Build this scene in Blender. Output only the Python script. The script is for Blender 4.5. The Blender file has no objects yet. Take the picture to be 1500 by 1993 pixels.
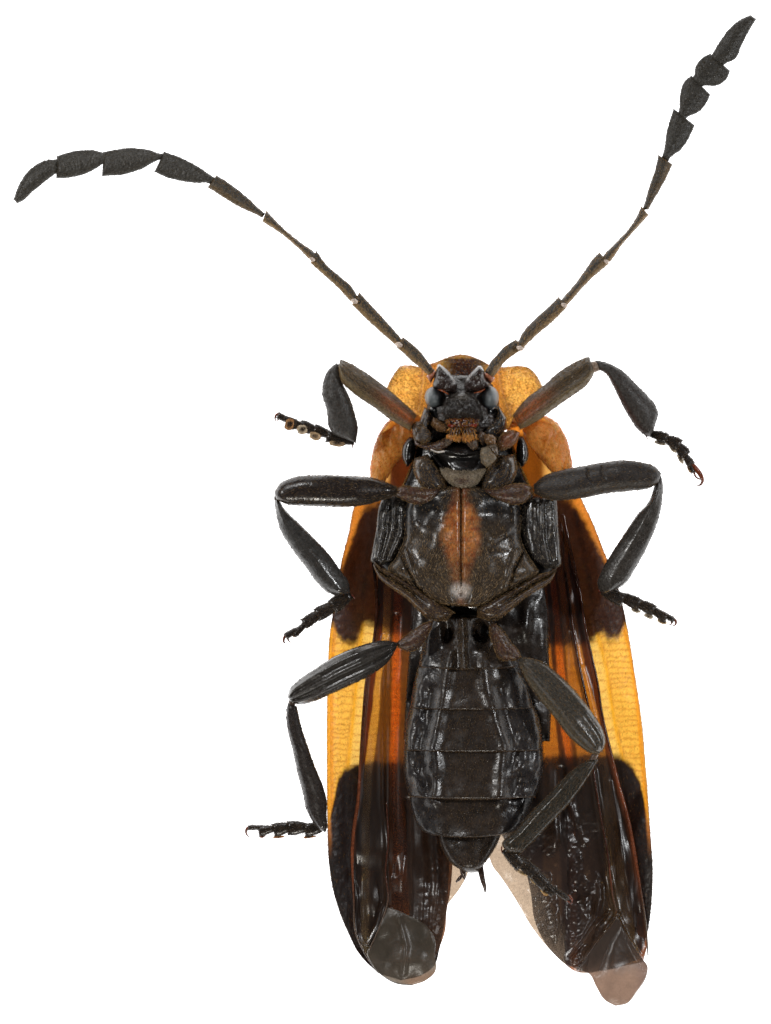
import bpy, math, random
import numpy as np
from mathutils import Vector
random.seed(7); RNG = np.random.default_rng(7)
SC = bpy.context.scene
COL = SC.collection

# ------------------------------------------------------------------ camera, world, lamps, exposure
CAM_D = 150.0                      # 1 unit = 1 mm of beetle
SC.unit_settings.system = 'METRIC'; SC.unit_settings.scale_length = 0.001
cd = bpy.data.cameras.new("camera"); cam = bpy.data.objects.new("camera", cd); COL.objects.link(cam)
cd.sensor_fit = 'VERTICAL'; cd.sensor_height = 24.0; cd.lens = 24.0*CAM_D/19.93
cd.clip_start = 1.0; cd.clip_end = 1000.0
cam.location = (0, 0, CAM_D); cam.rotation_euler = (0, 0, 0)
SC.camera = cam

w = bpy.data.worlds.new("World"); SC.world = w; w.use_nodes = True
w.node_tree.nodes["Background"].inputs[0].default_value = (1.0, 0.98, 0.95, 1)
w.node_tree.nodes["Background"].inputs[1].default_value = 0.05

def area(name, loc, target, size, power, color):
    ld = bpy.data.lights.new(name, 'AREA'); ld.shape = 'RECTANGLE'; ld.size = size[0]; ld.size_y = size[1]
    ld.energy = power; ld.color = color
    o = bpy.data.objects.new(name, ld); COL.objects.link(o); o.location = loc
    o.rotation_euler = (Vector(target)-Vector(loc)).to_track_quat('-Z', 'Y').to_euler()
    return o
area("softbox_left", (-21, 6, 25), (1, -2, 1), (1.35, 2.2), 4000, (1.0, 0.985, 0.96))
area("softbox_right", (24, 3, 24), (2, -2, 1), (1.35, 2.2), 3500, (0.97, 0.985, 1.0))
area("softbox_front", (2, -30, 20), (1, 0, 1), (2.6, 1.2), 3200, (1.0, 0.95, 0.86))
area("softbox_back", (-8, 27, 24), (0, 0, 1), (2.6, 1.2), 3200, (1.0, 1.0, 1.0))
SC.view_settings.view_transform = 'Standard'; SC.view_settings.look = 'None'
SC.view_settings.exposure = 0.0; SC.view_settings.gamma = 1.0
SC.view_settings.use_curve_mapping = False
SC.cycles.transparent_max_bounces = 24
SC.cycles.max_bounces = 14; SC.cycles.transmission_bounces = 12; SC.cycles.diffuse_bounces = 5

# ------------------------------------------------------------------ helpers
def S(r, g, b):
    o = []
    for c in (r, g, b):
        c /= 255.0
        o.append(c/12.92 if c <= 0.04045 else ((c+0.055)/1.055)**2.4)
    return np.array(o)
ROOT = np.array([(900-750)/100.0, (996.5-1100)/100.0, 0.0])
def world(px, py, z):
    k = (CAM_D-z)/CAM_D
    return np.stack([(px-750)/100.0*k, (996.5-py)/100.0*k, z], -1)

def hsh(ix, iy, seed):
    v = np.sin(ix*127.1+iy*311.7+seed*74.7)*43758.5453
    return v-np.floor(v)
def vnoise(x, y, seed=0):
    x = np.asarray(x, float); y = np.asarray(y, float)
    ix = np.floor(x); iy = np.floor(y); fx = x-ix; fy = y-iy
    fx = fx*fx*(3-2*fx); fy = fy*fy*(3-2*fy)
    a = hsh(ix, iy, seed); b = hsh(ix+1, iy, seed); c = hsh(ix, iy+1, seed); d = hsh(ix+1, iy+1, seed)
    return (a*(1-fx)+b*fx)*(1-fy)+(c*(1-fx)+d*fx)*fy
def fbm(x, y, seed=0, o=4):
    s = 0; a = 0.5; f = 1.0
    for k in range(o):
        s = s+a*vnoise(x*f, y*f, seed+k*3.3); a *= 0.5; f *= 2.03
    return s/(1-0.5**o)-0.5
def sst(a, b, x):
    t = np.clip((x-a)/(b-a), 0, 1); return t*t*(3-2*t)
def pdist(px, py, poly):
    P = np.array(poly, float); d = np.full(np.shape(px), 1e9)
    for a, b in zip(P[:-1], P[1:]):
        ab = b-a; L = (ab**2).sum()+1e-9
        t = np.clip(((px-a[0])*ab[0]+(py-a[1])*ab[1])/L, 0, 1)
        d = np.minimum(d, np.hypot(px-a[0]-t*ab[0], py-a[1]-t*ab[1]))
    return d
def ridge(px, py, poly, wd, amp):
    return amp*np.exp(-(pdist(px, py, poly)/wd)**2)
def blob(px, py, cx, cy, rx, ry, amp, rot=0):
    c, s = math.cos(rot), math.sin(rot); dx = px-cx; dy = py-cy
    return amp*np.exp(-(((dx*c+dy*s)/rx)**2+((-dx*s+dy*c)/ry)**2))
def spline(pts, M):
    P = np.array(pts, float)
    if len(P) == 1: P = np.vstack([P, P+0.01])
    if len(P) > 2:
        Q = np.vstack([2*P[0]-P[1], P, 2*P[-1]-P[-2]]); out = []
        for i in range(1, len(Q)-2):
            t = np.linspace(0, 1, 17)[:-1, None]
            # centripetal-ish damping of the tangents keeps the outline from overshooting
            l0 = np.linalg.norm(Q[i]-Q[i-1])+1e-6; l1 = np.linalg.norm(Q[i+1]-Q[i])+1e-6; l2 = np.linalg.norm(Q[i+2]-Q[i+1])+1e-6
            m1 = l1*((Q[i]-Q[i-1])/l0*l1+(Q[i+1]-Q[i])/l1*l0)/(l0+l1)
            m2 = l1*((Q[i+1]-Q[i])/l1*l2+(Q[i+2]-Q[i+1])/l2*l1)/(l1+l2)
            out.append((2*t**3-3*t**2+1)*Q[i]+(t**3-2*t**2+t)*m1+(-2*t**3+3*t**2)*Q[i+1]+(t**3-t**2)*m2)
        P = np.vstack(out+[P[-1:]])
    s = np.r_[0, np.cumsum(np.linalg.norm(np.diff(P, axis=0), axis=1))]
    t = np.linspace(0, s[-1], M)
    return np.stack([np.interp(t, s, P[:, k]) for k in range(P.shape[1])], -1), s[-1]
def along(val, M):
    if callable(val) or np.isscalar(val): return np.full(M, float(val))
    v = np.array(val, float)
    return spline(np.stack([np.linspace(0, 1, len(v)), v], -1), 200)[0] if False else np.interp(np.linspace(0, 1, M), np.linspace(0, 1, len(v)), v)

def mesh_obj(name, V, F, parent, mat, attrs=None, smooth=True, origin=None):
    """V in world space; the object's origin sits at the part's own middle"""
    me = bpy.data.meshes.new(name)
    base = np.zeros(3) if parent is None else np.array(parent['_o'])
    org = V.mean(0) if origin is None else np.array(origin)
    W = V-org
    me.vertices.add(len(W)); me.vertices.foreach_set("co", W.astype(np.float32).ravel())
    lens = np.array([len(f) for f in F], np.int32) if not isinstance(F, np.ndarray) else np.full(len(F), F.shape[1], np.int32)
    flat = F.ravel().astype(np.int32) if isinstance(F, np.ndarray) else np.fromiter((i for f in F for i in f), np.int32)
    me.loops.add(len(flat)); me.loops.foreach_set("vertex_index", flat)
    me.polygons.add(len(lens)); me.polygons.foreach_set("loop_start", np.r_[0, np.cumsum(lens)[:-1]].astype(np.int32))
    me.polygons.foreach_set("loop_total", lens)
    me.update(calc_edges=True); me.validate()
    me.polygons.foreach_set("use_smooth", np.full(len(me.polygons), smooth))
    for k, a in (attrs or {}).items():
        at = me.attributes.new(k, 'FLOAT_COLOR', 'POINT')
        c = np.ones((len(V), 4), np.float32); c[:, :3] = a
        at.data.foreach_set("color", c.ravel())
    me.materials.append(mat)
    o = bpy.data.objects.new(name, me); COL.objects.link(o)
    o.location = tuple(org-base)
    if parent is not None: o.parent = parent
    o['_o'] = tuple(float(x) for x in org)
    return o

def loft(name, L, R, z, top, bot, parent, mat, col, tr=None, step=2.6, cap=(0.5, 0.5), p=1.0, feat=None,
         bow=0.0, zf=None, rough=0.0, extra=None):
    """solid part between two outline edges (photo-plan coordinates) with its own height, thickness and relief"""
    _, l1 = spline(L, 8); _, l2 = spline(R, 8)
    M = int(max(10, max(l1, l2)/step)); A = spline(L, M)[0]; B = spline(R, M)[0]
    wd = np.linalg.norm(A-B, axis=1); N = int(max(8, min(110, wd.max()/step*1.1)))
    v = np.linspace(0, 1, M)
    th = np.linspace(0, 2*math.pi, 2*N, endpoint=False)
    u = 0.5-0.5*np.cos(th); sn = np.sin(th)
    hh = np.sign(sn)*np.abs(sn)**p
    zc = along(z, M); tp = along(top, M); bt = along(bot, M)
    # rounded ends: cap length in px measured against the length
    Lm = 0.5*(l1+l2); w0 = np.maximum(wd.max(), 1)
    cs = np.ones(M)
    for e, c in ((0, cap[0]), (1, cap[1])):
        cl = max(1e-3, c*min(w0, Lm)/Lm)
        d = np.clip((v if e == 0 else 1-v)/cl, 0, 1)
        cs *= np.sqrt(np.clip(1-(1-d)**2, 0, 1))*0.92+0.08
    X = A[:, None, 0]*(1-u)+B[:, None, 0]*u; Y = A[:, None, 1]*(1-u)+B[:, None, 1]*u
    if bow:
        dv = np.gradient(0.5*(A+B), axis=0); dv /= np.linalg.norm(dv, axis=1)[:, None]+1e-9
        bb = bow*4*u*(1-u); X = X+dv[:, None, 0]*bb; Y = Y+dv[:, None, 1]*bb
    if rough:
        nn = fbm(X/5, Y/5, 11)*2*rough; ed = 1-np.abs(sn)
        dx = (B-A)/(wd[:, None]+1e-6); X = X+dx[:, None, 0]*nn*ed; Y = Y+dx[:, None, 1]*nn*ed
    Z = zc[:, None]+np.where(hh > 0, tp[:, None]*hh, bt[:, None]*hh)*cs[:, None]
    uu = np.broadcast_to(u, X.shape); vv = np.broadcast_to(v[:, None], X.shape)
    if zf is not None: Z = Z+zf(X, Y, uu, vv)
    if feat is not None:
        Z = Z+np.where(sn > 0, feat(X, Y, uu, vv), 0)*sst(0, 0.45, np.maximum(sn, 0))*cs[:, None]
    V = world(X, Y, Z).reshape(-1, 3)
    n = 2*N
    i = np.arange(M-1)[:, None]; j = np.arange(n)[None]; jn = (j+1) % n
    Q = np.stack([i*n+j, i*n+jn, (i+1)*n+jn, (i+1)*n+j], -1).reshape(-1, 4)
    # centre rows of caps
    V = np.vstack([V, V[:n].mean(0), V[-n:].mean(0)])
    c0, c1 = len(V)-2, len(V)-1
    jj = np.arange(n)
    F = [tuple(q) for q in Q.tolist()]+[(c0, int((k+1) % n), int(k)) for k in jj]+[(c1, int((M-1)*n+k), int((M-1)*n+(k+1) % n)) for k in jj]
    # make normals point outward whichever side is L
    a = A[M//2]-B[M//2]; t = (A[min(M-1, M//2+1)]+B[min(M-1, M//2+1)])-(A[M//2-1]+B[M//2-1])
    flip = (a[0]*t[1]-a[1]*t[0]) < 0
    if flip: F = [f[::-1] for f in F]
    def cv(c, defa):
        if c is None: c = defa
        if callable(c): q = np.asarray(c(X, Y, uu, vv)).reshape(-1, 3)
        else: q = np.tile(np.asarray(c, float), (M*n, 1))
        return np.vstack([q, q[:1], q[-1:]])
    at = {"Col": cv(col, None)}
    if tr is not None: at["Tr"] = cv(tr, None)
    o = mesh_obj(name, V, F, parent, mat, at)
    G = V[:M*n].reshape(M, n, 3)
    SURF[o.name] = (G[:, :N+1] if True else G, flip)
    return o
SURF = {}

def cl(pts):
    """centreline [(x,y,halfwidth)] -> edges"""
    P = np.array(pts, float); d = np.gradient(P[:, :2], axis=0); d /= np.linalg.norm(d, axis=1)[:, None]
    nrm = np.stack([-d[:, 1], d[:, 0]], -1)
    return P[:, :2]+nrm*P[:, 2:3], P[:, :2]-nrm*P[:, 2:3]

def tube(name, pts, parent, mat, col, tr=None, n=8, step=4):
    """round rod: pts (px,py,z,radius px)"""
    P, l = spline(pts, max(4, int(sum(np.linalg.norm(np.diff(np.array(pts, float)[:, :2], axis=0), axis=1))/step)+3))
    C3 = world(P[:, 0], P[:, 1], P[:, 2]); r = P[:, 3]/100.0
    T = np.gradient(C3, axis=0); T /= np.linalg.norm(T, axis=1)[:, None]+1e-9
    up = np.array([0, 0, 1.0]); a = np.cross(T, up); a /= np.linalg.norm(a, axis=1)[:, None]+1e-9; b = np.cross(a, T)
    th = np.linspace(0, 2*math.pi, n, endpoint=False)
    V = C3[:, None]+r[:, None, None]*(np.cos(th)[None, :, None]*a[:, None]+np.sin(th)[None, :, None]*b[:, None])
    M = len(P); V = np.vstack([V.reshape(-1, 3), C3[0], C3[-1]])
    F = []
    for i in range(M-1):
        for j in range(n): F.append((i*n+j, (i+1)*n+j, (i+1)*n+(j+1) % n, i*n+(j+1) % n))
    for j in range(n):
        F.append((M*n, j, (j+1) % n)); F.append((M*n+1, (M-1)*n+(j+1) % n, (M-1)*n+j))
    kz = (CAM_D-V[:, 2])/CAM_D
    q = col(V[:, 0]/kz*100+750, 996.5-V[:, 1]/kz*100) if callable(col) else np.tile(np.asarray(col, float), (len(V), 1)); at = {"Col": q}
    if tr is not None: at["Tr"] = np.tile(np.asarray(tr, float), (len(V), 1))
    return mesh_obj(name, V, F, parent, mat, at)

def hairs(name, items, parent, mat):
    """items: (object, density per px2, length px, width px, lay angle deg, spread, colour, mask, edge_density, edge_len)"""
    Vs, Fs, Cs = [], [], []; off = 0
    for it in items:
        o, dens, ln, wdt, lay, spr, c = it[:7]; mask = it[7] if len(it) > 7 else None
        edens = it[8] if len(it) > 8 else 0.25; eln = it[9] if len(it) > 9 else ln
        G, flip = SURF[o.name]; M, N, _ = G.shape
        a = G[:-1, :-1]; e1 = G[1:, :-1]-a; e2 = G[:-1, 1:]-a; nr = np.cross(e2, e1); ar = np.linalg.norm(nr, axis=2)
        if flip: nr = -nr
        nr = nr/(ar[..., None]+1e-12)
        if nr[:, N//2, 2].mean() < 0: nr = -nr
        prob = ar.ravel()/ar.sum()
        n = int(min(12000, 1.5*dens*ar.sum()*1e4))
        idx = RNG.choice(len(prob), n, p=prob)
        # extra hairs along the two outline edges
        per = np.linalg.norm(np.diff(G[:, 0], axis=0), axis=1).sum()*100
        ne = int(per*edens)
        ii = RNG.integers(0, M-1, ne*2); jj = np.where(np.arange(ne*2) < ne, 0, N-2)
        idx = np.r_[idx, ii*(N-1)+jj]; ise = np.r_[np.zeros(n, bool), np.ones(ne*2, bool)]
        r1 = RNG.random(len(idx)); r2 = RNG.random(len(idx))
        B0 = a.reshape(-1, 3)[idx]+e1.reshape(-1, 3)[idx]*r1[:, None]+e2.reshape(-1, 3)[idx]*r2[:, None]
        nn = nr.reshape(-1, 3)[idx]
        tv = e1.reshape(-1, 3)[idx]; tv = tv/(np.linalg.norm(tv, axis=1)[:, None]+1e-12)
        if mask is not None:
            k = (CAM_D-B0[:, 2])/CAM_D
            keep = RNG.random(len(idx)) < mask(B0[:, 0]/k*100+750, 996.5-B0[:, 1]/k*100)
            B0, nn, tv, ise = B0[keep], nn[keep], tv[keep], ise[keep]
        m = len(B0); la = math.radians(lay)*(0.6+0.8*RNG.random(m))
        d = tv*np.cos(la)[:, None]+nn*np.sin(la)[:, None]+RNG.normal(0, spr, (m, 3))
        d /= np.linalg.norm(d, axis=1)[:, None]
        ll = np.where(ise, eln, ln)*(0.5+0.8*RNG.random(m))/100.0; ww = 0.72*wdt/100.0*(0.6+0.6*RNG.random(m))
        sd = np.cross(d, RNG.normal(0, 1, (m, 3))); sd /= np.linalg.norm(sd, axis=1)[:, None]+1e-9
        s2 = np.cross(d, sd)
        base = B0-nn*0.004
        mid = base+d*ll[:, None]*0.55+nn*0.0; tip = base+d*ll[:, None]-nn*(ll*0.22)[:, None]
        V = np.stack([base+sd*ww[:, None]*.4, base-sd*ww[:, None]*.25+s2*ww[:, None]*.45, base-sd*ww[:, None]*.25-s2*ww[:, None]*.45,
                      mid+sd*ww[:, None]*.35, mid-sd*ww[:, None]*.18+s2*ww[:, None]*.3, mid-sd*ww[:, None]*.18-s2*ww[:, None]*.3, tip], 1)
        f = np.array([[0, 1, 4], [0, 4, 3], [1, 2, 5], [1, 5, 4], [2, 0, 3], [2, 3, 5], [3, 4, 6], [4, 5, 6], [5, 3, 6]])
        Vs.append(V.reshape(-1, 3)); Fs.append((np.arange(m)[:, None, None]*7+f[None]).reshape(-1, 3)+off); off += m*7
        cc = np.asarray(c)[None]*(0.6+0.8*RNG.random((m, 1))); Cs.append(np.repeat(cc, 7, 0))
    V = np.vstack(Vs)
    o = mesh_obj(name, V, np.vstack(Fs), parent, mat, {"Col": np.vstack(Cs)}, smooth=False)
    o['kind'] = 'stuff'
    return o

# ------------------------------------------------------------------ materials
def new_mat(name):
    m = bpy.data.materials.new(name); m.use_nodes = True; nt = m.node_tree; nt.nodes.clear()
    return m, nt, nt.nodes, nt.links
def nd(ns, t, **kw):
    n = ns.new(t)
    for k, v in kw.items():
        if k in n.inputs: n.inputs[k].default_value = v
        else: setattr(n, k, v)
    return n
def cuticle(name, rough, grain, gscale, bump, spec=0.5, coarse=0.0, cscale=6, coat=0.0, stretch=None):
    m, nt, ns, lk = new_mat(name)
    out = nd(ns, 'ShaderNodeOutputMaterial'); P = nd(ns, 'ShaderNodeBsdfPrincipled')
    at = nd(ns, 'ShaderNodeAttribute', attribute_name='Col')
    tc = nd(ns, 'ShaderNodeTexCoord'); src = tc.outputs['Object']
    if stretch:
        mp = nd(ns, 'ShaderNodeMapping'); mp.inputs['Scale'].default_value = stretch; lk.new(src, mp.inputs[0]); src = mp.outputs[0]
    n1 = nd(ns, 'ShaderNodeTexNoise', Scale=gscale, Detail=1.0, Roughness=0.7); lk.new(src, n1.inputs['Vector'])
    n2 = nd(ns, 'ShaderNodeTexNoise', Scale=cscale, Detail=4.0, Roughness=0.6); lk.new(src, n2.inputs['Vector'])
    vo = nd(ns, 'ShaderNodeTexVoronoi', Scale=gscale*0.8); lk.new(src, vo.inputs['Vector'])
    mx = nd(ns, 'ShaderNodeMix', data_type='RGBA', blend_type='MULTIPLY'); mx.inputs[0].default_value = grain
    rp = nd(ns, 'ShaderNodeMapRange'); rp.inputs[1].default_value = 0.3; rp.inputs[2].default_value = 0.7; rp.inputs[3].default_value = 0.22; rp.inputs[4].default_value = 1.25
    lk.new(n1.outputs[0], rp.inputs[0]); lk.new(at.outputs['Color'], mx.inputs[6]); lk.new(rp.outputs[0], mx.inputs[7])
    lk.new(mx.outputs[2], P.inputs['Base Color'])
    rr = nd(ns, 'ShaderNodeMapRange'); rr.inputs[3].default_value = rough-0.1; rr.inputs[4].default_value = rough+0.14
    rr.inputs[1].default_value = 0.3; rr.inputs[2].default_value = 0.7
    lk.new(n2.outputs[0], rr.inputs[0]); lk.new(rr.outputs[0], P.inputs['Roughness'])
    P.inputs['Specular IOR Level'].default_value = spec
    b1 = nd(ns, 'ShaderNodeBump', Strength=bump, Distance=0.03); lk.new(n1.outputs[0], b1.inputs['Height'])
    b2 = nd(ns, 'ShaderNodeBump', Strength=bump*0.6, Distance=0.02); lk.new(vo.outputs['Distance'], b2.inputs['Height']); lk.new(b1.outputs[0], b2.inputs['Normal'])
    last = b2
    if coarse:
        b3 = nd(ns, 'ShaderNodeBump', Strength=coarse, Distance=0.12); lk.new(n2.outputs[0], b3.inputs['Height']); lk.new(last.outputs[0], b3.inputs['Normal']); last = b3
    lk.new(last.outputs[0], P.inputs['Normal'])
    if coat: P.inputs['Coat Weight'].default_value = coat; P.inputs['Coat Roughness'].default_value = 0.2
    lk.new(P.outputs[0], out.inputs[0])
    return m
M_BLACK = cuticle("black_cuticle", 0.25, 0.6, 24, 0.13, 0.5)
M_GLOSS = cuticle("glossy_cuticle", 0.21, 0.5, 22, 0.10, 0.6, coarse=0.08)
M_MATTE = cuticle("velvety_cuticle", 0.45, 0.75, 26, 0.25, 0.4)
M_ROUGH = cuticle("wrinkled_cuticle", 0.24, 0.6, 20, 0.15, 0.55, coarse=0.25, cscale=9)
M_ABD = cuticle("abdomen_cuticle", 0.26, 0.6, 26, 0.14, 0.5, coarse=0.05)

def thin(name, rough, transl, bump, bscale, coarse, cscale, see=0.0, spec=0.5, grain=0.35):
    """thin layer that lets light through: diffusely (wing case) or clearly (membrane)"""
    m, nt, ns, lk = new_mat(name)
    out = nd(ns, 'ShaderNodeOutputMaterial')
    ac = nd(ns, 'ShaderNodeAttribute', attribute_name='Col'); at = nd(ns, 'ShaderNodeAttribute', attribute_name='Tr')
    tc = nd(ns, 'ShaderNodeTexCoord')
    n1 = nd(ns, 'ShaderNodeTexNoise', Scale=bscale, Detail=1.0, Roughness=0.65); lk.new(tc.outputs['Object'], n1.inputs['Vector'])
    n2 = nd(ns, 'ShaderNodeTexNoise', Scale=cscale, Detail=5.0, Roughness=0.65, Distortion=0.6); lk.new(tc.outputs['Object'], n2.inputs['Vector'])
    b1 = nd(ns, 'ShaderNodeBump', Strength=bump, Distance=0.03); lk.new(n1.outputs[0], b1.inputs['Height'])
    b2 = nd(ns, 'ShaderNodeBump', Strength=coarse, Distance=0.12); lk.new(n2.outputs[0], b2.inputs['Height']); lk.new(b1.outputs[0], b2.inputs['Normal'])
    gr = nd(ns, 'ShaderNodeMapRange'); gr.inputs[1].default_value = 0.3; gr.inputs[2].default_value = 0.7; gr.inputs[3].default_value = 1-grain*0.8; gr.inputs[4].default_value = 1+grain*0.8
    lk.new(n1.outputs[0], gr.inputs[0])
    mt = nd(ns, 'ShaderNodeMix', data_type='RGBA', blend_type='MULTIPLY'); mt.inputs[0].default_value = 1.0
    lk.new(at.outputs['Color'], mt.inputs[6]); lk.new(gr.outputs[0], mt.inputs[7])
    T = nd(ns, 'ShaderNodeBsdfTranslucent'); lk.new(mt.outputs[2], T.inputs['Color'])
    X = nd(ns, 'ShaderNodeBsdfTransparent'); lk.new(mt.outputs[2], X.inputs['Color'])
    mx = nd(ns, 'ShaderNodeMixShader'); mx.inputs[0].default_value = see
    lk.new(T.outputs[0], mx.inputs[1]); lk.new(X.outputs[0], mx.inputs[2])
    D = nd(ns, 'ShaderNodeBsdfDiffuse'); lk.new(ac.outputs['Color'], D.inputs[0]); lk.new(b2.outputs[0], D.inputs['Normal'])
    ad = nd(ns, 'ShaderNodeMixShader'); ad.inputs[0].default_value = transl
    lk.new(D.outputs[0], ad.inputs[1]); lk.new(mx.outputs[0], ad.inputs[2])
    G = nd(ns, 'ShaderNodeBsdfGlossy', Roughness=rough); G.inputs[0].default_value = (1, 1, 1, 1); lk.new(b2.outputs[0], G.inputs['Normal'])
    fz = nd(ns, 'ShaderNodeFresnel', IOR=1.2+spec*0.6)
    fm = nd(ns, 'ShaderNodeMixShader'); lk.new(fz.outputs[0], fm.inputs[0]); lk.new(ad.outputs[0], fm.inputs[1]); lk.new(G.outputs[0], fm.inputs[2])
    lk.new(fm.outputs[0], out.inputs[0])
    return m
M_CASE = thin("wing_case_shell", 0.46, 0.93, 0.12, 26, 0.03, 5, see=0.0, grain=0.16)
M_WING = thin("wing_membrane", 0.30, 0.85, 0.10, 24, 0.02, 10, see=0.85, spec=0.6, grain=0.1)
M_TIP = thin("wing_tip_membrane", 0.36, 0.84, 0.1, 26, 0.02, 8, see=0.85, spec=0.55, grain=0.08)
M_FLAP = thin("wing_flap_membrane", 0.36, 0.60, 0.15, 26, 0.03, 12, see=0.85, spec=0.55, grain=0.1)
M_LOBE = thin("amber_lobe", 0.42, 0.62, 0.2, 26, 0.1, 6, see=0.0, grain=0.3)
M_ORANGE = thin("amber_cuticle", 0.38, 0.88, 0.2, 26, 0.1, 6, see=0.0, grain=0.4)

m, nt, ns, lk = new_mat("fine_hair"); M_HAIR = m
out = nd(ns, 'ShaderNodeOutputMaterial'); P = nd(ns, 'ShaderNodeBsdfPrincipled', Roughness=0.3); at = nd(ns, 'ShaderNodeAttribute', attribute_name='Col')
T = nd(ns, 'ShaderNodeBsdfTranslucent'); mx = nd(ns, 'ShaderNodeMixShader'); mx.inputs[0].default_value = 0.35
lk.new(at.outputs['Color'], P.inputs['Base Color']); lk.new(at.outputs['Color'], T.inputs['Color'])
lk.new(P.outputs[0], mx.inputs[1]); lk.new(T.outputs[0], mx.inputs[2]); lk.new(mx.outputs[0], out.inputs[0])

m, nt, ns, lk = new_mat("faceted_eye"); M_EYE = m
out = nd(ns, 'ShaderNodeOutputMaterial'); P = nd(ns, 'ShaderNodeBsdfPrincipled', Roughness=0.28); at = nd(ns, 'ShaderNodeAttribute', attribute_name='Col')
P.inputs['Specular IOR Level'].default_value = 0.8
tc = nd(ns, 'ShaderNodeTexCoord'); vo = nd(ns, 'ShaderNodeTexVoronoi', Scale=42.0, Randomness=0.15); lk.new(tc.outputs['Object'], vo.inputs['Vector'])
b = nd(ns, 'ShaderNodeBump', Strength=0.45, Distance=0.02, invert=True); lk.new(vo.outputs['Distance'], b.inputs['Height']); lk.new(b.outputs[0], P.inputs['Normal'])
lk.new(at.outputs['Color'], P.inputs['Base Color']); lk.new(P.outputs[0], out.inputs[0])

m, nt, ns, lk = new_mat("light_panel_white"); M_PANEL = m
out = nd(ns, 'ShaderNodeOutputMaterial'); E = nd(ns, 'ShaderNodeEmission', Strength=2.1); lk.new(E.outputs[0], out.inputs[0])
P = nd(ns, 'ShaderNodeBsdfDiffuse'); P.inputs[0].default_value = (0.5, 0.5, 0.5, 1); ad = nd(ns, 'ShaderNodeAddShader')
lk.new(E.outputs[0], ad.inputs[0]); lk.new(P.outputs[0], ad.inputs[1]); lk.new(ad.outputs[0], out.inputs[0])

# ------------------------------------------------------------------ the setting: the white light panel the beetle lies on
hx, hy = 60, 60
V = np.array([(x, y, z) for z in (-0.6, -0.02) for x, y in ((-hx, -hy), (hx, -hy), (hx, hy), (-hx, hy))], float)
bd = mesh_obj("backdrop", V, [(3, 2, 1, 0), (4, 5, 6, 7), (0, 1, 5, 4), (1, 2, 6, 5), (2, 3, 7, 6), (3, 0, 4, 7)], None, M_PANEL, smooth=False, origin=(0, 0, 0))
bd['kind'] = 'structure'

beetle = bpy.data.objects.new("beetle", None); COL.objects.link(beetle)
beetle.location = tuple(ROOT); beetle['_o'] = tuple(float(x) for x in ROOT)
beetle['label'] = "black and amber beetle lying belly up on white with legs and long saw-toothed antennae spread"
beetle['category'] = "beetle"

# colours (surface albedo, linear)
DK = S(52, 43, 37); DK2 = S(38, 32, 29); BLK = S(28, 25, 24); GRY = S(74, 68, 62); TAN = S(150, 122, 82); RED = S(140, 58, 26)
AMB = S(236, 158, 62); PINK = S(150, 100, 82); PALE = S(225, 205, 190)
def mixc(a, b, t):
    t = np.asarray(t)[..., None]; return np.asarray(a)*(1-t)+np.asarray(b)*t
def mott(c, s=6, a=0.35, seed=0):
    return lambda X, Y, u, v: np.asarray(c)*(1+a*2*fbm(X/s, Y/s, seed))[..., None]
GOLD = S(196, 156, 98); GOLD2 = S(205, 190, 165); DHAIR = S(78, 62, 50)

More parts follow.
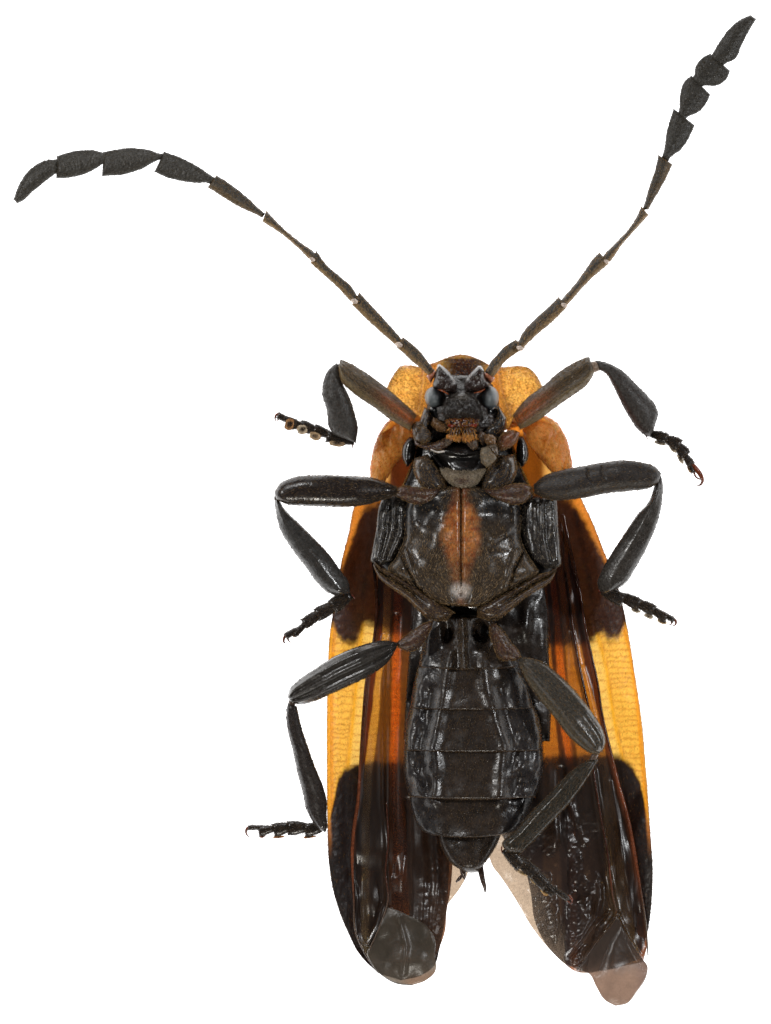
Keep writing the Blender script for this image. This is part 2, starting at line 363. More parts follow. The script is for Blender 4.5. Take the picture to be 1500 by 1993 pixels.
# ------------------------------------------------------------------ wing cases
def xat(poly, y):
    P = np.array(poly, float); return np.interp(y, P[:, 1], P[:, 0])
def rows(seed, y0, y1, a, b):
    r = random.Random(seed); o = []; y = y0
    while y < y1: o.append(y); y += r.uniform(a, b)
    return o
def case_colour(side):
    if side < 0:
        outer = [(724, 880), (721, 925), (690, 985), (665, 1090), (650, 1180), (642, 1230), (638, 1300), (636, 1400), (636, 1500), (637, 1600), (640, 1680), (650, 1740), (675, 1810), (740, 1895)]
        costa = [(728, 1000), (712, 1120), (702, 1240), (693, 1330), (688, 1380), (682, 1440), (677, 1490), (676, 1700)]
        mar = [(700, 1000), (672, 1100), (655, 1200), (649, 1260), (646, 1340), (646, 1480), (647, 1560), (650, 1700)]
        up = [(636, 1216), (650, 1222), (656, 1238), (668, 1254), (690, 1258), (697, 1240), (703, 1222), (712, 1216), (760, 1236), (900, 1255)]
        lo = [(636, 1620), (645, 1580), (652, 1545), (658, 1515), (668, 1498), (690, 1488), (716, 1482), (900, 1486)]
        hum = [(665, 1098), (672, 1085), (680, 1062), (690, 1035), (700, 1005), (708, 985), (735, 975), (760, 968), (900, 950)]
    else:
        outer = [(1108, 880), (1113, 920), (1150, 1010), (1195, 1120), (1213, 1180), (1222, 1230), (1235, 1310), (1248, 1400), (1257, 1500), (1264, 1600), (1270, 1700), (1268, 1780), (1258, 1830)]
        costa = [(1120, 1000), (1145, 1130), (1163, 1235), (1172, 1270), (1180, 1300), (1185, 1340), (1190, 1370), (1197, 1410), (1205, 1450), (1212, 1475), (1225, 1700)]
        mar = [(1135, 1000), (1180, 1110), (1215, 1232), (1225, 1270), (1232, 1320), (1240, 1380), (1245, 1440), (1250, 1500), (1255, 1550), (1258, 1700)]
        up = [(900, 1262), (1100, 1262), (1148, 1254), (1164, 1240), (1176, 1232), (1182, 1248), (1204, 1246), (1212, 1226), (1224, 1212), (1240, 1205)]
        lo = [(900, 1478), (1190, 1468), (1210, 1475), (1230, 1490), (1245, 1520), (1253, 1556), (1259, 1590), (1266, 1615)]
        hum = [(900, 945), (1080, 955), (1105, 968), (1120, 985), (1135, 1010), (1150, 1040), (1165, 1068), (1180, 1095)]
    ra = rows(3+side, 1180, 1600, 8, 15); rb = rows(9+side, 1180, 1600, 14, 22)
    def f(X, Y, u, v):
        sh = X.shape; X = X.ravel(); Y = Y.ravel()
        n = fbm(X/7, Y/7, 2+side)*14+fbm(X/2.5, Y/2.5, 5)*6
        xo, yo = np.array(up)[:, 0], np.array(up)[:, 1]; yu = np.interp(X, xo, yo)
        yl = np.interp(X, np.array(lo)[:, 0], np.array(lo)[:, 1]); yh = np.interp(X, np.array(hum)[:, 0], np.array(hum)[:, 1])
        band = sst(-14, 9, Y-yu+n)*(1-sst(-9, 8, Y-yl+n*0.7)); hm = 1-sst(-18, 14, Y-yh+n)
        s = -side
        de = (X-xat(outer, Y))*s                                   # distance in from the outer edge
        dm = (X-xat(mar, Y))*s; dc = (X-xat(costa, Y))*s
        cell = mixc(S(252, 192, 74), S(246, 180, 62), sst(-3, 0, -np.abs(dc)+10)*0)
        cell = mixc(cell, S(253, 206, 104), sst(1, 4, dc))         # strip beyond the rib is paler
        cell = mixc(cell, S(236, 160, 40), 1-sst(-1, 3, dm))       # the margin is deeper amber
        rib = np.exp(-(dc/3.2)**2); cell = mixc(cell, S(243, 168, 24), rib*0.95)
        cell = mixc(cell, S(238, 150, 20), np.exp(-(dm/2.2)**2)*0.9)
        wob = fbm(X/9, Y/22, 31)*9
        def line(ys, mask):
            yy = Y+wob+fbm(X/4, Y/4, 8)*4
            d = np.min(np.abs(yy[:, None]-np.array(ys)[None]), axis=1); return np.exp(-(d/1.6)**2)*mask
        ln = line(ra, (dm > 1)*(dc < -4)*0.8)+line(rb, (dc > 4)*0.75)
        ln = np.maximum(ln, np.exp(-((dc+4.6)/1.1)**2)*0.8); ln = np.maximum(ln, np.exp(-((dm+2.6)/0.9)**2)*0.7)
        # short loops between the cross veins
        ln = np.maximum(ln, np.exp(-((dc+22+fbm(Y/14, X/30, 77)*16)/1.0)**2)*0.45*(vnoise(X/9, Y/17, 4) > 0.45))
        vein = mixc(cell, S(180, 96, 22), np.clip(ln, 0, 1)*0.95)
        dots = (vnoise(X/1.9, Y/1.9, 9) > 0.80)*0.22; vein = vein*(1-dots[:, None])
        ambr = vein
        black = np.tile(S(54, 26, 14)*0.14, (len(X), 1))*(1+fbm(X/6, Y/12, 3)[:, None])
        wn = np.clip(ln, 0, 1); brn = mixc(S(96, 50, 26)*0.26, S(60, 28, 14)*0.2, np.clip(wn+rib*.6+fbm(X/14, Y/20, 71)*1.2, 0, 1))
        black = mixc(black, brn, (1-sst(1235, 1262, Y))*0.9)
        # the black bands let some red-brown light through along the cell rows
        black = mixc(black, S(96, 40, 14), 0.16*np.clip(fbm(X/5, Y/10, 44)*2, 0, 1)*(Y < 1250))
        humc = mixc(S(238, 150, 52), S(220, 120, 30), np.clip(fbm(X/9, Y/9, 6)+0.4, 0, 1))
        inn = sst(748, 762, X) if side < 0 else 1-sst(1052, 1072, X)
        humc = mixc(humc, S(84, 36, 12) if side < 0 else S(120, 62, 12), inn*sst(835, 850, Y))
        humc = mixc(humc, S(255, 196, 105), (1-inn)*(1-sst(925, 945, Y)))
        c = mixc(black, ambr, band); c = mixc(c, humc, hm)
        edge = (1-sst(3, 9, de+n*0.15))*(Y > 975)                  # amber margin runs beside the black
        c = mixc(c, S(200, 120, 48), edge*np.where(Y < 1250, 0.5*(1-sst(1060, 1150, Y)), (1-sst(1580, 1680, Y))*0.9)*(1-band))
        return c.reshape(sh+(3,))
    return f
def case_build(side):
    f = case_colour(side)
    if side < 0:
        L = [(812, 806), (770, 812), (742, 840), (725, 880), (721, 925), (706, 955), (690, 985), (678, 1040), (665, 1090), (658, 1130), (650, 1180), (642, 1230), (638, 1300), (636, 1400), (636, 1500), (637, 1600), (640, 1680), (650, 1740), (675, 1810), (700, 1858), (735, 1894)]
        R = [(845, 840), (868, 900), (885, 1000), (890, 1200), (890, 1400), (884, 1550), (876, 1650), (872, 1720), (868, 1780), (862, 1815), (855, 1848), (846, 1878), (822, 1897), (780, 1908)]
        zz = lambda X, Y, u, v: 0.75*(1-sst(0, 0.5, u))**1.5*(1-sst(0.75, 1, v)*0.6)+0.55*(1-sst(0, 0.12, v))
    else:
        L = [(1000, 812), (1052, 808), (1085, 838), (1105, 880), (1113, 920), (1130, 968), (1150, 1010), (1176, 1075), (1195, 1120), (1212, 1180), (1222, 1230), (1235, 1310), (1248, 1400), (1257, 1500), (1264, 1600), (1270, 1700), (1267, 1765), (1258, 1822), (1240, 1868)]
        R = [(985, 840), (950, 900), (925, 1000), (918, 1200), (920, 1400), (940, 1540), (985, 1640), (1022, 1695), (1033, 1740), (1040, 1790), (1060, 1834), (1095, 1872), (1140, 1890), (1200, 1884)]
        zz = lambda X, Y, u, v: 0.75*(1-sst(0, 0.5, u))**1.5*(1-sst(0.75, 1, v)*0.6)+0.55*(1-sst(0, 0.12, v))
    def rel(X, Y, u, v):
        c = f(X, Y, u, v); return -0.02*(1-np.clip(c[..., 0]*1.6, 0, 1))+fbm(X/5, Y/9, 5)*0.03
    tr = lambda X, Y, u, v: np.sqrt(np.clip(f(X, Y, u, v), 0, 1))
    def cc(X, Y, u, v):
        c = f(X, Y, u, v); g = c.sum(-1) < 0.22
        return np.where(g[..., None], S(22, 17, 15), c*0.75)
    return loft("wing_case", L, R, 0.12, 0.035, 0.035, beetle, M_CASE, cc, tr=tr, step=1.9, cap=(0.02, 0.02), p=0.35, zf=zz, feat=rel)
wc_l = case_build(-1); wc_r = case_build(1)
for o, w_ in ((wc_l, "left"), (wc_r, "right")):
    hairs("hair_fringe", [(o, 0.004, 7, 0.8, 25, 0.15, S(150, 110, 60), lambda x, y: np.where((x < 720) | (x > 1130), 1.0, 0.0)*np.where(y < 1790, 1, 1.0), 0.9, 6.5)], o, M_HAIR)

# ------------------------------------------------------------------ hind wings
def strips(bounds, cols, soft=2.0):
    def f(X, Y):
        sh = X.shape; x = X.ravel(); y = Y.ravel(); x = x+fbm(x/5, y/18, 21)*2.5
        c = np.tile(np.asarray(cols[0], float), (len(x), 1))
        for b, cc in zip(bounds, cols[1:]):
            c = mixc(c, cc, sst(-soft, soft, x-xat(b, y)))
        return c.reshape(sh+(3,))
    return f
T0 = (0.10, 0.045, 0.02); TB = (0.44, 0.33, 0.235)
SL = strips([
    [(741, 1100), (737, 1240), (719, 1330), (713, 1400), (707, 1480), (703, 1560), (699, 1900)],
    [(748, 1100), (744, 1240), (731, 1313), (722, 1396), (713, 1462), (708, 1500), (704, 1600), (702, 1900)],
    [(764, 1100), (757, 1240), (742, 1313), (737, 1396), (730, 1462), (724, 1500), (720, 1600), (716, 1900)],
    [(768, 1100), (764, 1240), (762, 1313), (761, 1396), (758, 1462), (757, 1500), (757, 1600), (757, 1900)],
    [(785, 1100), (781, 1240), (779, 1313), (778, 1396), (774, 1462), (773, 1500), (790, 1600), (800, 1900)],
], [(0.10, 0.045, 0.03), (0.16, 0.04, 0.012), (0.86, 0.60, 0.28), (0.20, 0.10, 0.04), (0.68, 0.20, 0.05), (0.22, 0.11, 0.06)], 1.6)
LW_L = [(728, 1060), (735, 1120), (733, 1180), (728, 1240), (712, 1330), (706, 1400), (701, 1480), (696, 1560), (686, 1621), (687, 1690), (689, 1747), (693, 1817), (706, 1850), (722, 1874)]
LW_R = [(850, 1060), (855, 1200), (858, 1400), (862, 1560), (880, 1640), (880, 1690), (876, 1735), (869, 1775), (866, 1812), (856, 1842), (848, 1860), (842, 1872)]
def wrel_l(X, Y, u, v):
    e = 0
    for pl, wd, a in (([(733, 1180), (712, 1330), (701, 1480), (696, 1560), (686, 1621), (689, 1747), (693, 1817), (712, 1862)], 3.5, 0.09),
                      ([(748, 1240), (745, 1400), (746, 1560), (752, 1640), (752, 1756), (738, 1800), (716, 1838)], 4, 0.10),
                      ([(771, 1200), (765, 1400), (766, 1560), (768, 1700)], 5, -0.08),
                      ([(759, 1240), (757, 1480), (756, 1760)], 3, 0.08),
                      ([(795, 1560), (797, 1660), (793, 1780)], 6, -0.10), ([(820, 1600), (826, 1700), (822, 1800)], 7, 0.08),
                      ([(848, 1620), (852, 1720), (845, 1810)], 6, 0.08), ([(698, 1700), (702, 1790), (712, 1832)], 3, -0.06), ([(742, 1760), (728, 1800), (714, 1835)], 3, -0.06)):
        e = e+ridge(X, Y, pl, wd*1.15, a*0.75)
    low = sst(1560, 1680, Y)
    return e+fbm(X/30, Y/50, 3, 1)*0.18*low+fbm(X/22, Y/7, 13, 2)*0.018*low*sst(800, 830, X)+fbm(X/12, Y/12, 17, 2)*0.022*low*sst(800, 825, X)+fbm(X/14, Y/90, 5, 2)*0.035
BR = S(62, 48, 42)
def wcol(tint):
    def g(X, Y, u, v):
        c = np.asarray(BR)*(0.75+1.2*np.clip(fbm(X/12, Y/20, 8)+0.3, 0, 1))[..., None]
        return tint(X, Y, c)
    return g
def tl(X, Y, c):
    e = 1-sst(3, 8, X-xat([(728, 1060), (733, 1180), (712, 1330), (706, 1400), (701, 1480), (696, 1560), (686, 1621), (689, 1747), (693, 1817), (712, 1862)], Y))
    c = mixc(c, S(160, 84, 46), e*sst(1450, 1500, Y)*(1-sst(1600, 1700, Y))); return c
wl = loft("hind_wing", LW_L, LW_R, 0.62, 0.03, 0.02, beetle, M_WING, wcol(tl), tr=lambda X, Y, u, v: np.sqrt(SL(X, Y)), step=2.2, cap=(0.02, 0.02), p=0.4, feat=wrel_l)
wl['label'] = "folded dusky hind wing on the left with a rounded grey tip"
SR = strips([
    [(1040, 1100), (1060, 1230), (1066, 1300), (1068, 1400), (1056, 1450), (1056, 1900)],
    [(1060, 1100), (1071, 1250), (1077, 1330), (1081, 1400), (1088, 1470), (1095, 1900)],
    [(1068, 1100), (1079, 1230), (1084, 1310), (1091, 1420), (1100, 1470), (1104, 1500), (1110, 1900)],
    [(1078, 1100), (1092, 1230), (1099, 1310), (1108, 1420), (1113, 1470), (1118, 1500), (1124, 1900)],
    [(1083, 1100), (1097, 1230), (1104, 1310), (1116, 1420), (1122, 1470), (1132, 1900)],
    [(1095, 1100), (1110, 1230), (1119, 1300), (1136, 1370), (1148, 1420), (1160, 1500), (1190, 1900)],
    [(1098, 1100), (1116, 1230), (1126, 1300), (1143, 1375), (1155, 1420), (1163, 1500), (1192, 1900)],
    [(1106, 1100), (1126, 1230), (1141, 1310), (1156, 1360), (1167, 1405), (1180, 1470), (1250, 1900)],
], [(0.12, 0.06, 0.03), (0.70, 0.34, 0.10), (0.12, 0.05, 0.03), (0.74, 0.24, 0.05), (0.22, 0.10, 0.04), (0.62, 0.32, 0.10), (0.18, 0.09, 0.05), (0.74, 0.42, 0.14), (0.15, 0.05, 0.02)], 1.8)
RW_L = [(1080, 985), (1098, 1035), (1114, 1100), (1128, 1150), (1140, 1220), (1153, 1280), (1164, 1330), (1171, 1380), (1180, 1425), (1190, 1465), (1203, 1520), (1222, 1590), (1234, 1650), (1246, 1723), (1258, 1803), (1259, 1840), (1252, 1872)]
RW_R = [(1010, 985), (1000, 1200), (990, 1400), (965, 1560), (952, 1668), (958, 1685), (973, 1705), (1001, 1747), (1034, 1803), (1067, 1845), (1095, 1873), (1123, 1892), (1146, 1894)]
def wrel_r(X, Y, u, v):
    e = 0
    for pl, wd, a in (([(1098, 1035), (1128, 1150), (1153, 1280), (1171, 1380), (1190, 1465), (1222, 1590), (1246, 1723), (1258, 1803)], 3.5, 0.09),
                      ([(1156, 1500), (1165, 1560), (1171, 1600), (1181, 1653), (1187, 1700), (1193, 1747), (1200, 1779)], 3.2, 0.12),
                      ([(1109, 1569), (1122, 1610), (1137, 1653), (1155, 1695), (1167, 1719)], 5, 0.10), ([(1167, 1719), (1168, 1750), (1160, 1784), (1138, 1820), (1104, 1863)], 3.6, 0.16),
                      ([(1200, 1779), (1165, 1830), (1123, 1887)], 3.5, 0.13), ([(1184, 1775), (1150, 1815), (1112, 1862)], 3.5, -0.10),
                      ([(1090, 1500), (1092, 1600), (1094, 1700), (1092, 1849)], 6, -0.12), ([(1100, 1560), (1130, 1640), (1158, 1710)], 5, -0.09),
                      ([(1205, 1780), (1225, 1830), (1250, 1870)], 3, 0.07), ([(1190, 1520), (1205, 1620), (1222, 1720), (1235, 1800)], 5, 0.05),
                      ([(1135, 1300), (1160, 1400)], 4, 0.05), ([(1113, 1230), (1140, 1370)], 4, 0.07)):
        e = e+ridge(X, Y, pl, wd*1.15, a*0.75)
    low = sst(1540, 1660, Y)
    crk = fbm(X/10, Y/10, 3, 3)*0.09*low*sst(1015, 1040, X)*(1-sst(1150, 1172, X))*(1-0.85*np.exp(-((X-1092)/12)**2))
    return e+crk+fbm(X/32, Y/60, 33, 1)*0.20*low+fbm(X/14, Y/90, 5, 2)*0.035
def trr(X, Y, u, v):
    c = SR(X, Y)
    # single clear layer hanging beyond the wing case at the inner rim
    rim = (np.array(RW_R)); n = pdist(X, Y, [(940, 1560)]+[tuple(p) for p in RW_R[4:]])
    lo = sst(1540, 1640, Y)
    m_ = lo*(X < 1100)*(1-sst(44, 64, n+fbm(X/12, Y/12, 5)*10))
    c = mixc(c, TB, m_)
    m2 = sst(1470, 1500, Y)*(1-m_)*(X < 1175); c = mixc(c, (0.12, 0.08, 0.07), m2*0.7)
    # the outer strip turns clear red-brown
    e = 1-sst(10, 16, xat(RW_L, Y)-X); c = mixc(c, (0.35, 0.16, 0.08), e*sst(1440, 1500, Y)*(1-sst(1690, 1750, Y)))
    return np.sqrt(np.clip(c, 0, 1))
def tr_(X, Y, c):
    d = xat(RW_L, Y)-X; e = 1-sst(5, 12, d)
    c = mixc(c, S(186, 104, 60), e*sst(1420, 1500, Y)*(1-sst(1690, 1790, Y)))
    return mixc(c, S(120, 96, 92), 0.35*sst(1600, 1700, Y)*(X < 1170))
wr = loft("hind_wing", RW_L, RW_R, 0.62, 0.03, 0.02, beetle, M_WING, wcol(tr_), tr=trr, step=2.2, cap=(0.02, 0.02), p=0.4, feat=wrel_r)
wr['label'] = "folded dusky hind wing on the right with crinkled shiny membrane and pinkish tip"

# wing tips folded over, rim membrane, veins
tL = loft("wing_tip", [(750, 1766), (741, 1795), (728, 1830), (714, 1855), (722, 1874), (740, 1896), (773, 1915)], [(752, 1765), (774, 1772), (796, 1782), (829, 1802), (844, 1822), (846, 1828), (846, 1862), (849, 1882), (848, 1888), (829, 1908), (801, 1918)],
     0.80, 0.05, 0.02, wl, M_FLAP, lambda X, Y, u, v: mixc(S(80, 72, 60), S(106, 94, 80), np.clip(fbm(X/14, Y/14, 5)+.3, 0, 1)),
     tr=lambda X, Y, u, v: np.sqrt(mixc((0.30, 0.24, 0.19), (0.34, 0.21, 0.14), sst(1888, 1908, Y+(X-800)*0.22)*sst(770, 800, X))), step=2.2, cap=(0.05, 0.05), p=0.5,
     feat=lambda X, Y, u, v: fbm(X/34, Y/34, 9, 1)*0.14+fbm(X/9, Y/9, 19, 2)*0.008+ridge(X, Y, [(775, 1785), (790, 1840), (785, 1895)], 6, 0.06))
mL = loft("wing_membrane", [(840, 1560), (850, 1650), (866, 1760)], [(905, 1560), (908, 1650), (910, 1700), (898, 1724), (871, 1760)], 0.5, 0.02, 0.02, wl, M_WING,
     S(150, 125, 105), tr=np.sqrt(np.array(TB)), step=3, cap=(0.02, 0.02), p=0.4, feat=lambda X, Y, u, v: fbm(X/12, Y/12, 3)*0.08)
tR = loft("wing_tip", [(1200, 1780), (1214, 1808), (1232, 1840), (1250, 1866), (1260, 1880), (1258, 1900), (1240, 1930), (1221, 1953), (1199, 1958)],
     [(1198, 1784), (1172, 1818), (1142, 1862), (1128, 1888), (1146, 1895), (1160, 1920), (1176, 1946), (1197, 1958)], 0.80, 0.05, 0.02, wr, M_TIP,
     lambda X, Y, u, v: mixc(S(110, 94, 84), S(140, 118, 104), np.clip(fbm(X/14, Y/14, 5)+.3, 0, 1)),
     tr=lambda X, Y, u, v: np.sqrt(mixc(mixc((0.16, 0.12, 0.10), (0.20, 0.125, 0.088), sst(1868, 1905, Y+fbm(X/14, Y/14, 8)*24)), (0.12, 0.075, 0.06), sst(1228, 1258, X)*0.8)*(1+0.5*fbm(X/18, Y/30, 12))[..., None]), step=2.2, cap=(0.03, 0.12), p=0.5,
     feat=lambda X, Y, u, v: fbm(X/34, Y/34, 9, 1)*0.16+fbm(X/10, Y/10, 19, 2)*0.008+ridge(X, Y, [(1215, 1800), (1235, 1850), (1254, 1885)], 4, -0.08)-ridge(X, Y, [(1195, 1800), (1170, 1850), (1155, 1885)], 12, 0.12)+fbm(X/6, Y/6, 29, 2)*0.005)
VC = S(58, 42, 34); VT = (0.12, 0.06, 0.03)
for par, pts in ((wl, [(726, 1090, .70, 3), (733, 1180, .72, 2.6), (728, 1240, .72, 2.6), (712, 1330, .72, 2.6), (706, 1400, .72, 2.5), (701, 1480, .72, 2.4), (696, 1560, .72, 3.4), (687, 1625, .70, 3.6), (688, 1747, .70, 1.8), (693, 1817, .72, 1.6), (712, 1859, .74, 1.4), (740, 1895, .76, 1.4), (773, 1914, .78, 1.2), (801, 1917, .80, 1.2)]),
                 (wl, [(752, 1560, .76, 1.4), (755, 1640, .78, 1.8), (750, 1700, .78, 1.6), (755, 1750, .8, 1.8), (742, 1795, .84, 1.4), (718, 1850, .84, 1.2)]),
                 (wr, [(1096, 1000, .76, 3.2), (1108, 1060, .76, 2.8), (1128, 1150, .75, 2.4), (1139, 1220, .74, 2.4), (1152, 1280, .72, 2.2), (1163, 1330, .72, 2.2), (1170, 1380, .72, 2.2), (1179, 1425, .72, 2.6), (1189, 1465, .72, 2.8), (1202, 1520, .72, 3.2), (1221, 1590, .72, 3.6), (1233, 1650, .7, 3.8), (1245, 1723, .7, 2.2), (1257, 1803, .66, 1.8), (1261, 1860, .62, 1.4)]),
                 (wr, [(1152, 1480, .76, 1.6), (1162, 1545, .78, 1.8), (1171, 1600, .78, 1.8), (1181, 1653, .78, 1.8), (1187, 1700, .78, 1.8), (1193, 1747, .78, 1.8), (1199, 1778, .78, 2.0), (1166, 1828, .78, 1.6), (1122, 1889, .74, 1.4)]),
                 (wr, [(1100, 1110, .74, 2), (1112, 1200, .74, 2.2), (1126, 1290, .74, 2.4), (1144, 1370, .74, 2.2), (1156, 1420, .72, 1.8)])):
    o = tube("wing_vein", pts, par, M_GLOSS, lambda x, y: mixc(mixc(S(74, 40, 26), S(128, 70, 44), sst(1440, 1520, y)*(1-sst(1650, 1800, y))*((x < 720) | (x > 1186))), S(92, 74, 60), sst(1700, 1800, y)), n=8, step=5)

# ------------------------------------------------------------------ pronotum (shield behind the head)
def tx(pts):
    return lambda X: np.interp(X, np.array(pts)[:, 0], np.array(pts)[:, 1])
TOP = [(752, 790), (751, 762), (759, 740), (767, 727), (779, 713), (800, 711), (818, 714), (841, 707), (862, 699), (882, 692), (903, 690), (925, 696), (940, 703), (955, 711), (981, 714), (1010, 712), (1027, 715), (1043, 729), (1052, 745), (1060, 766), (1056, 790)]
BOT = [(756, 800), (775, 815), (800, 830), (850, 850), (903, 860), (950, 850), (1000, 830), (1035, 812), (1050, 800)]
def pr_tr(X, Y, u, v):
    c = mixc(S(252, 196, 96), S(240, 164, 60), np.clip(fbm(X/12, Y/12, 4)*1.6+0.4, 0, 1))
    sp = sst(0.62, 0.78, vnoise(X/2.6, Y/2.6, 5))*(fbm(X/16, Y/16, 2) > -0.05); c = mixc(c, S(150, 78, 28), sp*0.75)
    cen = np.exp(-((X-903)/46)**6)
    c = mixc(c, S(46, 16, 9)*0.35, cen*sst(694, 700, Y+np.abs(X-903)*0.0)); 
    side = sst(46, 60, np.abs(X-903))*(1-sst(60, 85, np.abs(X-903))); c = mixc(c, S(210, 120, 40), side*0.8)
    c = mixc(c, S(120, 60, 24), sst(36, 10, np.hypot(X-815, Y-796)*1.0)*0.5+sst(30, 8, np.hypot(X-985, Y-800))*0.55)
    return c
pron = loft("pronotum", TOP, BOT, 0.70, 0.16, 0.14, beetle, M_ORANGE, lambda X, Y, u, v: pr_tr(X, Y, u, v)*0.85, tr=lambda X, Y, u, v: np.sqrt(pr_tr(X, Y, u, v)*1.0), step=2.0, cap=(0.1, 0.1), p=0.6,
     feat=lambda X, Y, u, v: fbm(X/12, Y/12, 3)*0.08-0.05*sst(0.62, 0.8, vnoise(X/3, Y/3, 5))+ridge(X, Y, [(826, 716), (823, 760), (816, 800)], 4, 0.16)+ridge(X, Y, [(966, 716), (974, 760), (990, 808)], 4, 0.16)
     +ridge(X, Y, [(790, 718), (812, 745), (822, 775)], 5, 0.05)+ridge(X, Y, [(1050, 732), (1010, 738), (985, 758)], 5, 0.05))
# lower lobes: shoulders of the wing cases turned up round the body
def sh_tr(X, Y, u, v):
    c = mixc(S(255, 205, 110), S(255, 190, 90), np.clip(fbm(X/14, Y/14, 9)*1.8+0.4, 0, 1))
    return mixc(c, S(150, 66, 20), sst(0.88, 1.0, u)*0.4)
shf = lambda X, Y, u, v: fbm(X/7, Y/16, 5)*0.05+fbm(X/3, Y/6, 15)*0.03
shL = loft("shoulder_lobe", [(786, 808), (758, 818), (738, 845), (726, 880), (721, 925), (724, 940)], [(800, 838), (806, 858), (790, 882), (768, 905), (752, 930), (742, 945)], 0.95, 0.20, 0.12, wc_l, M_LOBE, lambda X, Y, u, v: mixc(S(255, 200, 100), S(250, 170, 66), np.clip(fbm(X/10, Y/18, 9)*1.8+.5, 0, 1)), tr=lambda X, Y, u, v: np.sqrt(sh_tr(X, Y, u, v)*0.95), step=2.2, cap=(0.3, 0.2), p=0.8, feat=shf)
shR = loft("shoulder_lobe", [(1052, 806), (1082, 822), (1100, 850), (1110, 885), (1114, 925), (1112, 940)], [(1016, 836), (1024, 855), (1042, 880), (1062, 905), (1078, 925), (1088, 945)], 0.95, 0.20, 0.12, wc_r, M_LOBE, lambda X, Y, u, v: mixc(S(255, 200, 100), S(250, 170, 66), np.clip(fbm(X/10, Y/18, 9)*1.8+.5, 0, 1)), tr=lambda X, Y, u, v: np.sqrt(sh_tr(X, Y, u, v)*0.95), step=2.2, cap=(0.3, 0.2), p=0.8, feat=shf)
hairs("fine_hairs", [(pron, 0.05, 6, 0.8, 30, 0.25, S(225, 170, 95), None, 0.5, 5)], pron, M_HAIR)
hairs("fine_hairs", [(shL, 0.16, 7, 0.8, 25, 0.2, S(235, 170, 90), None, 0.6, 5)], wc_l, M_HAIR)
hairs("fine_hairs", [(shR, 0.16, 7, 0.8, 25, 0.2, S(235, 170, 90), None, 0.6, 5)], wc_r, M_HAIR)

# ------------------------------------------------------------------ abdomen
def abcol(X, Y, u, v):
    return mixc(DK, DK2, np.clip(fbm(X/20, Y/20, 4)*2+0.5, 0, 1))
abd = loft("abdomen", [(806, 1160), (798, 1240), (793, 1310), (788, 1384), (785, 1440)], [(1056, 1120), (1066, 1200), (1068, 1280), (1072, 1350), (1070, 1443)], 0.95, 0.25, 0.35, beetle, M_ABD, abcol, step=3, cap=(0.1, 0.04), p=0.6,
     feat=lambda X, Y, u, v: blob(X, Y, 1022, 1200, 14, 50, 0.12)+fbm(X/26, Y/36, 6, 2)*0.12)
SEG = [
    ([(842, 1196), (824, 1250), (812, 1300)], [(952, 1196), (985, 1250), (1008, 1300)], 1.15, 0.45),
    ([(813, 1292), (804, 1335), (798, 1380)], [(1006, 1292), (1026, 1335), (1040, 1380)], 1.15, 0.50),
    ([(799, 1371), (790, 1410), (786, 1462)], [(1040, 1371), (1052, 1410), (1056, 1462)], 1.15, 0.52),
    ([(786, 1452), (786, 1500), (796, 1552)], [(1056, 1452), (1056, 1500), (1042, 1552)], 1.13, 0.52),
    ([(796, 1543), (801, 1575), (809, 1600), (824, 1618), (846, 1626)], [(1040, 1543), (1030, 1575), (1018, 1600), (1002, 1616), (982, 1624)], 1.08, 0.46),
    ([(850, 1615), (862, 1655), (878, 1680), (903, 1696)], [(978, 1615), (966, 1645), (952, 1668), (930, 1696)], 1.05, 0.36)]
def abfeat(k):
    def f(X, Y, u, v):
        e = ridge(X, Y, [(938, 1270), (946, 1340), (962, 1400), (984, 1455), (974, 1500), (972, 1560)], 13, 0.08)
        e = e+ridge(X, Y, [(876, 1270), (868, 1330), (856, 1390), (842, 1455), (850, 1500), (842, 1560)], 12, 0.09)
        e = e-ridge(X, Y, [(976, 1340), (1004, 1455), (1000, 1545)], 13, 0.10)
        e = e-ridge(X, Y, [(838, 1350), (818, 1455), (826, 1530)], 11, 0.09)
        sd = sst(62, 92, np.abs(X-918)); e = e+fbm(X/22, Y/34, 6+k, 2)*0.13*sd+fbm(X/34, Y/34, k, 2)*0.05
        e = e+blob(X, Y, 1005, 1505, 14, 22, 0.13, 0.5)+blob(X, Y, 815, 1530, 9, 26, 0.10, -0.2)
        if k == 0:
            e = e+ridge(X, Y, [(899, 1200), (901, 1250), (903, 1300)], 6, 0.32*1.0)*1.0
            e = e-blob(X, Y, 937, 1228, 16, 26, 0.40)-blob(X, Y, 872, 1232, 12, 26, 0.22)
        return e+0.07*sst(0.55, 1.0, v)                   # hind rim of each segment is raised
    return f
segs = []
for k, (L, R, z, t) in enumerate(SEG):
    def sc(X, Y, u, v, k=k):
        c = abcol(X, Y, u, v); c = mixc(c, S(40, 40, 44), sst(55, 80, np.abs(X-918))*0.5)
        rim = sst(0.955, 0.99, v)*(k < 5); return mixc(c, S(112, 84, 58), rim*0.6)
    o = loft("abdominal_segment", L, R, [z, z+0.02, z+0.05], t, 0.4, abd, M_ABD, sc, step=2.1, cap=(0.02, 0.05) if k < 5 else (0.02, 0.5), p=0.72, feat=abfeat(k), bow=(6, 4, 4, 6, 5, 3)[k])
    segs.append(o)
hairs("fine_hairs", [(o, 0.11, 5.5, 0.75, 14, 0.12, mixc(GOLD, DHAIR, 0.8), lambda x, y: 0.35+0.65*np.exp(-((x-915)/52)**4), 0.35, 6) for o in segs]+[(abd, 0.05, 5, 0.7, 14, 0.2, DHAIR)], abd, M_HAIR)
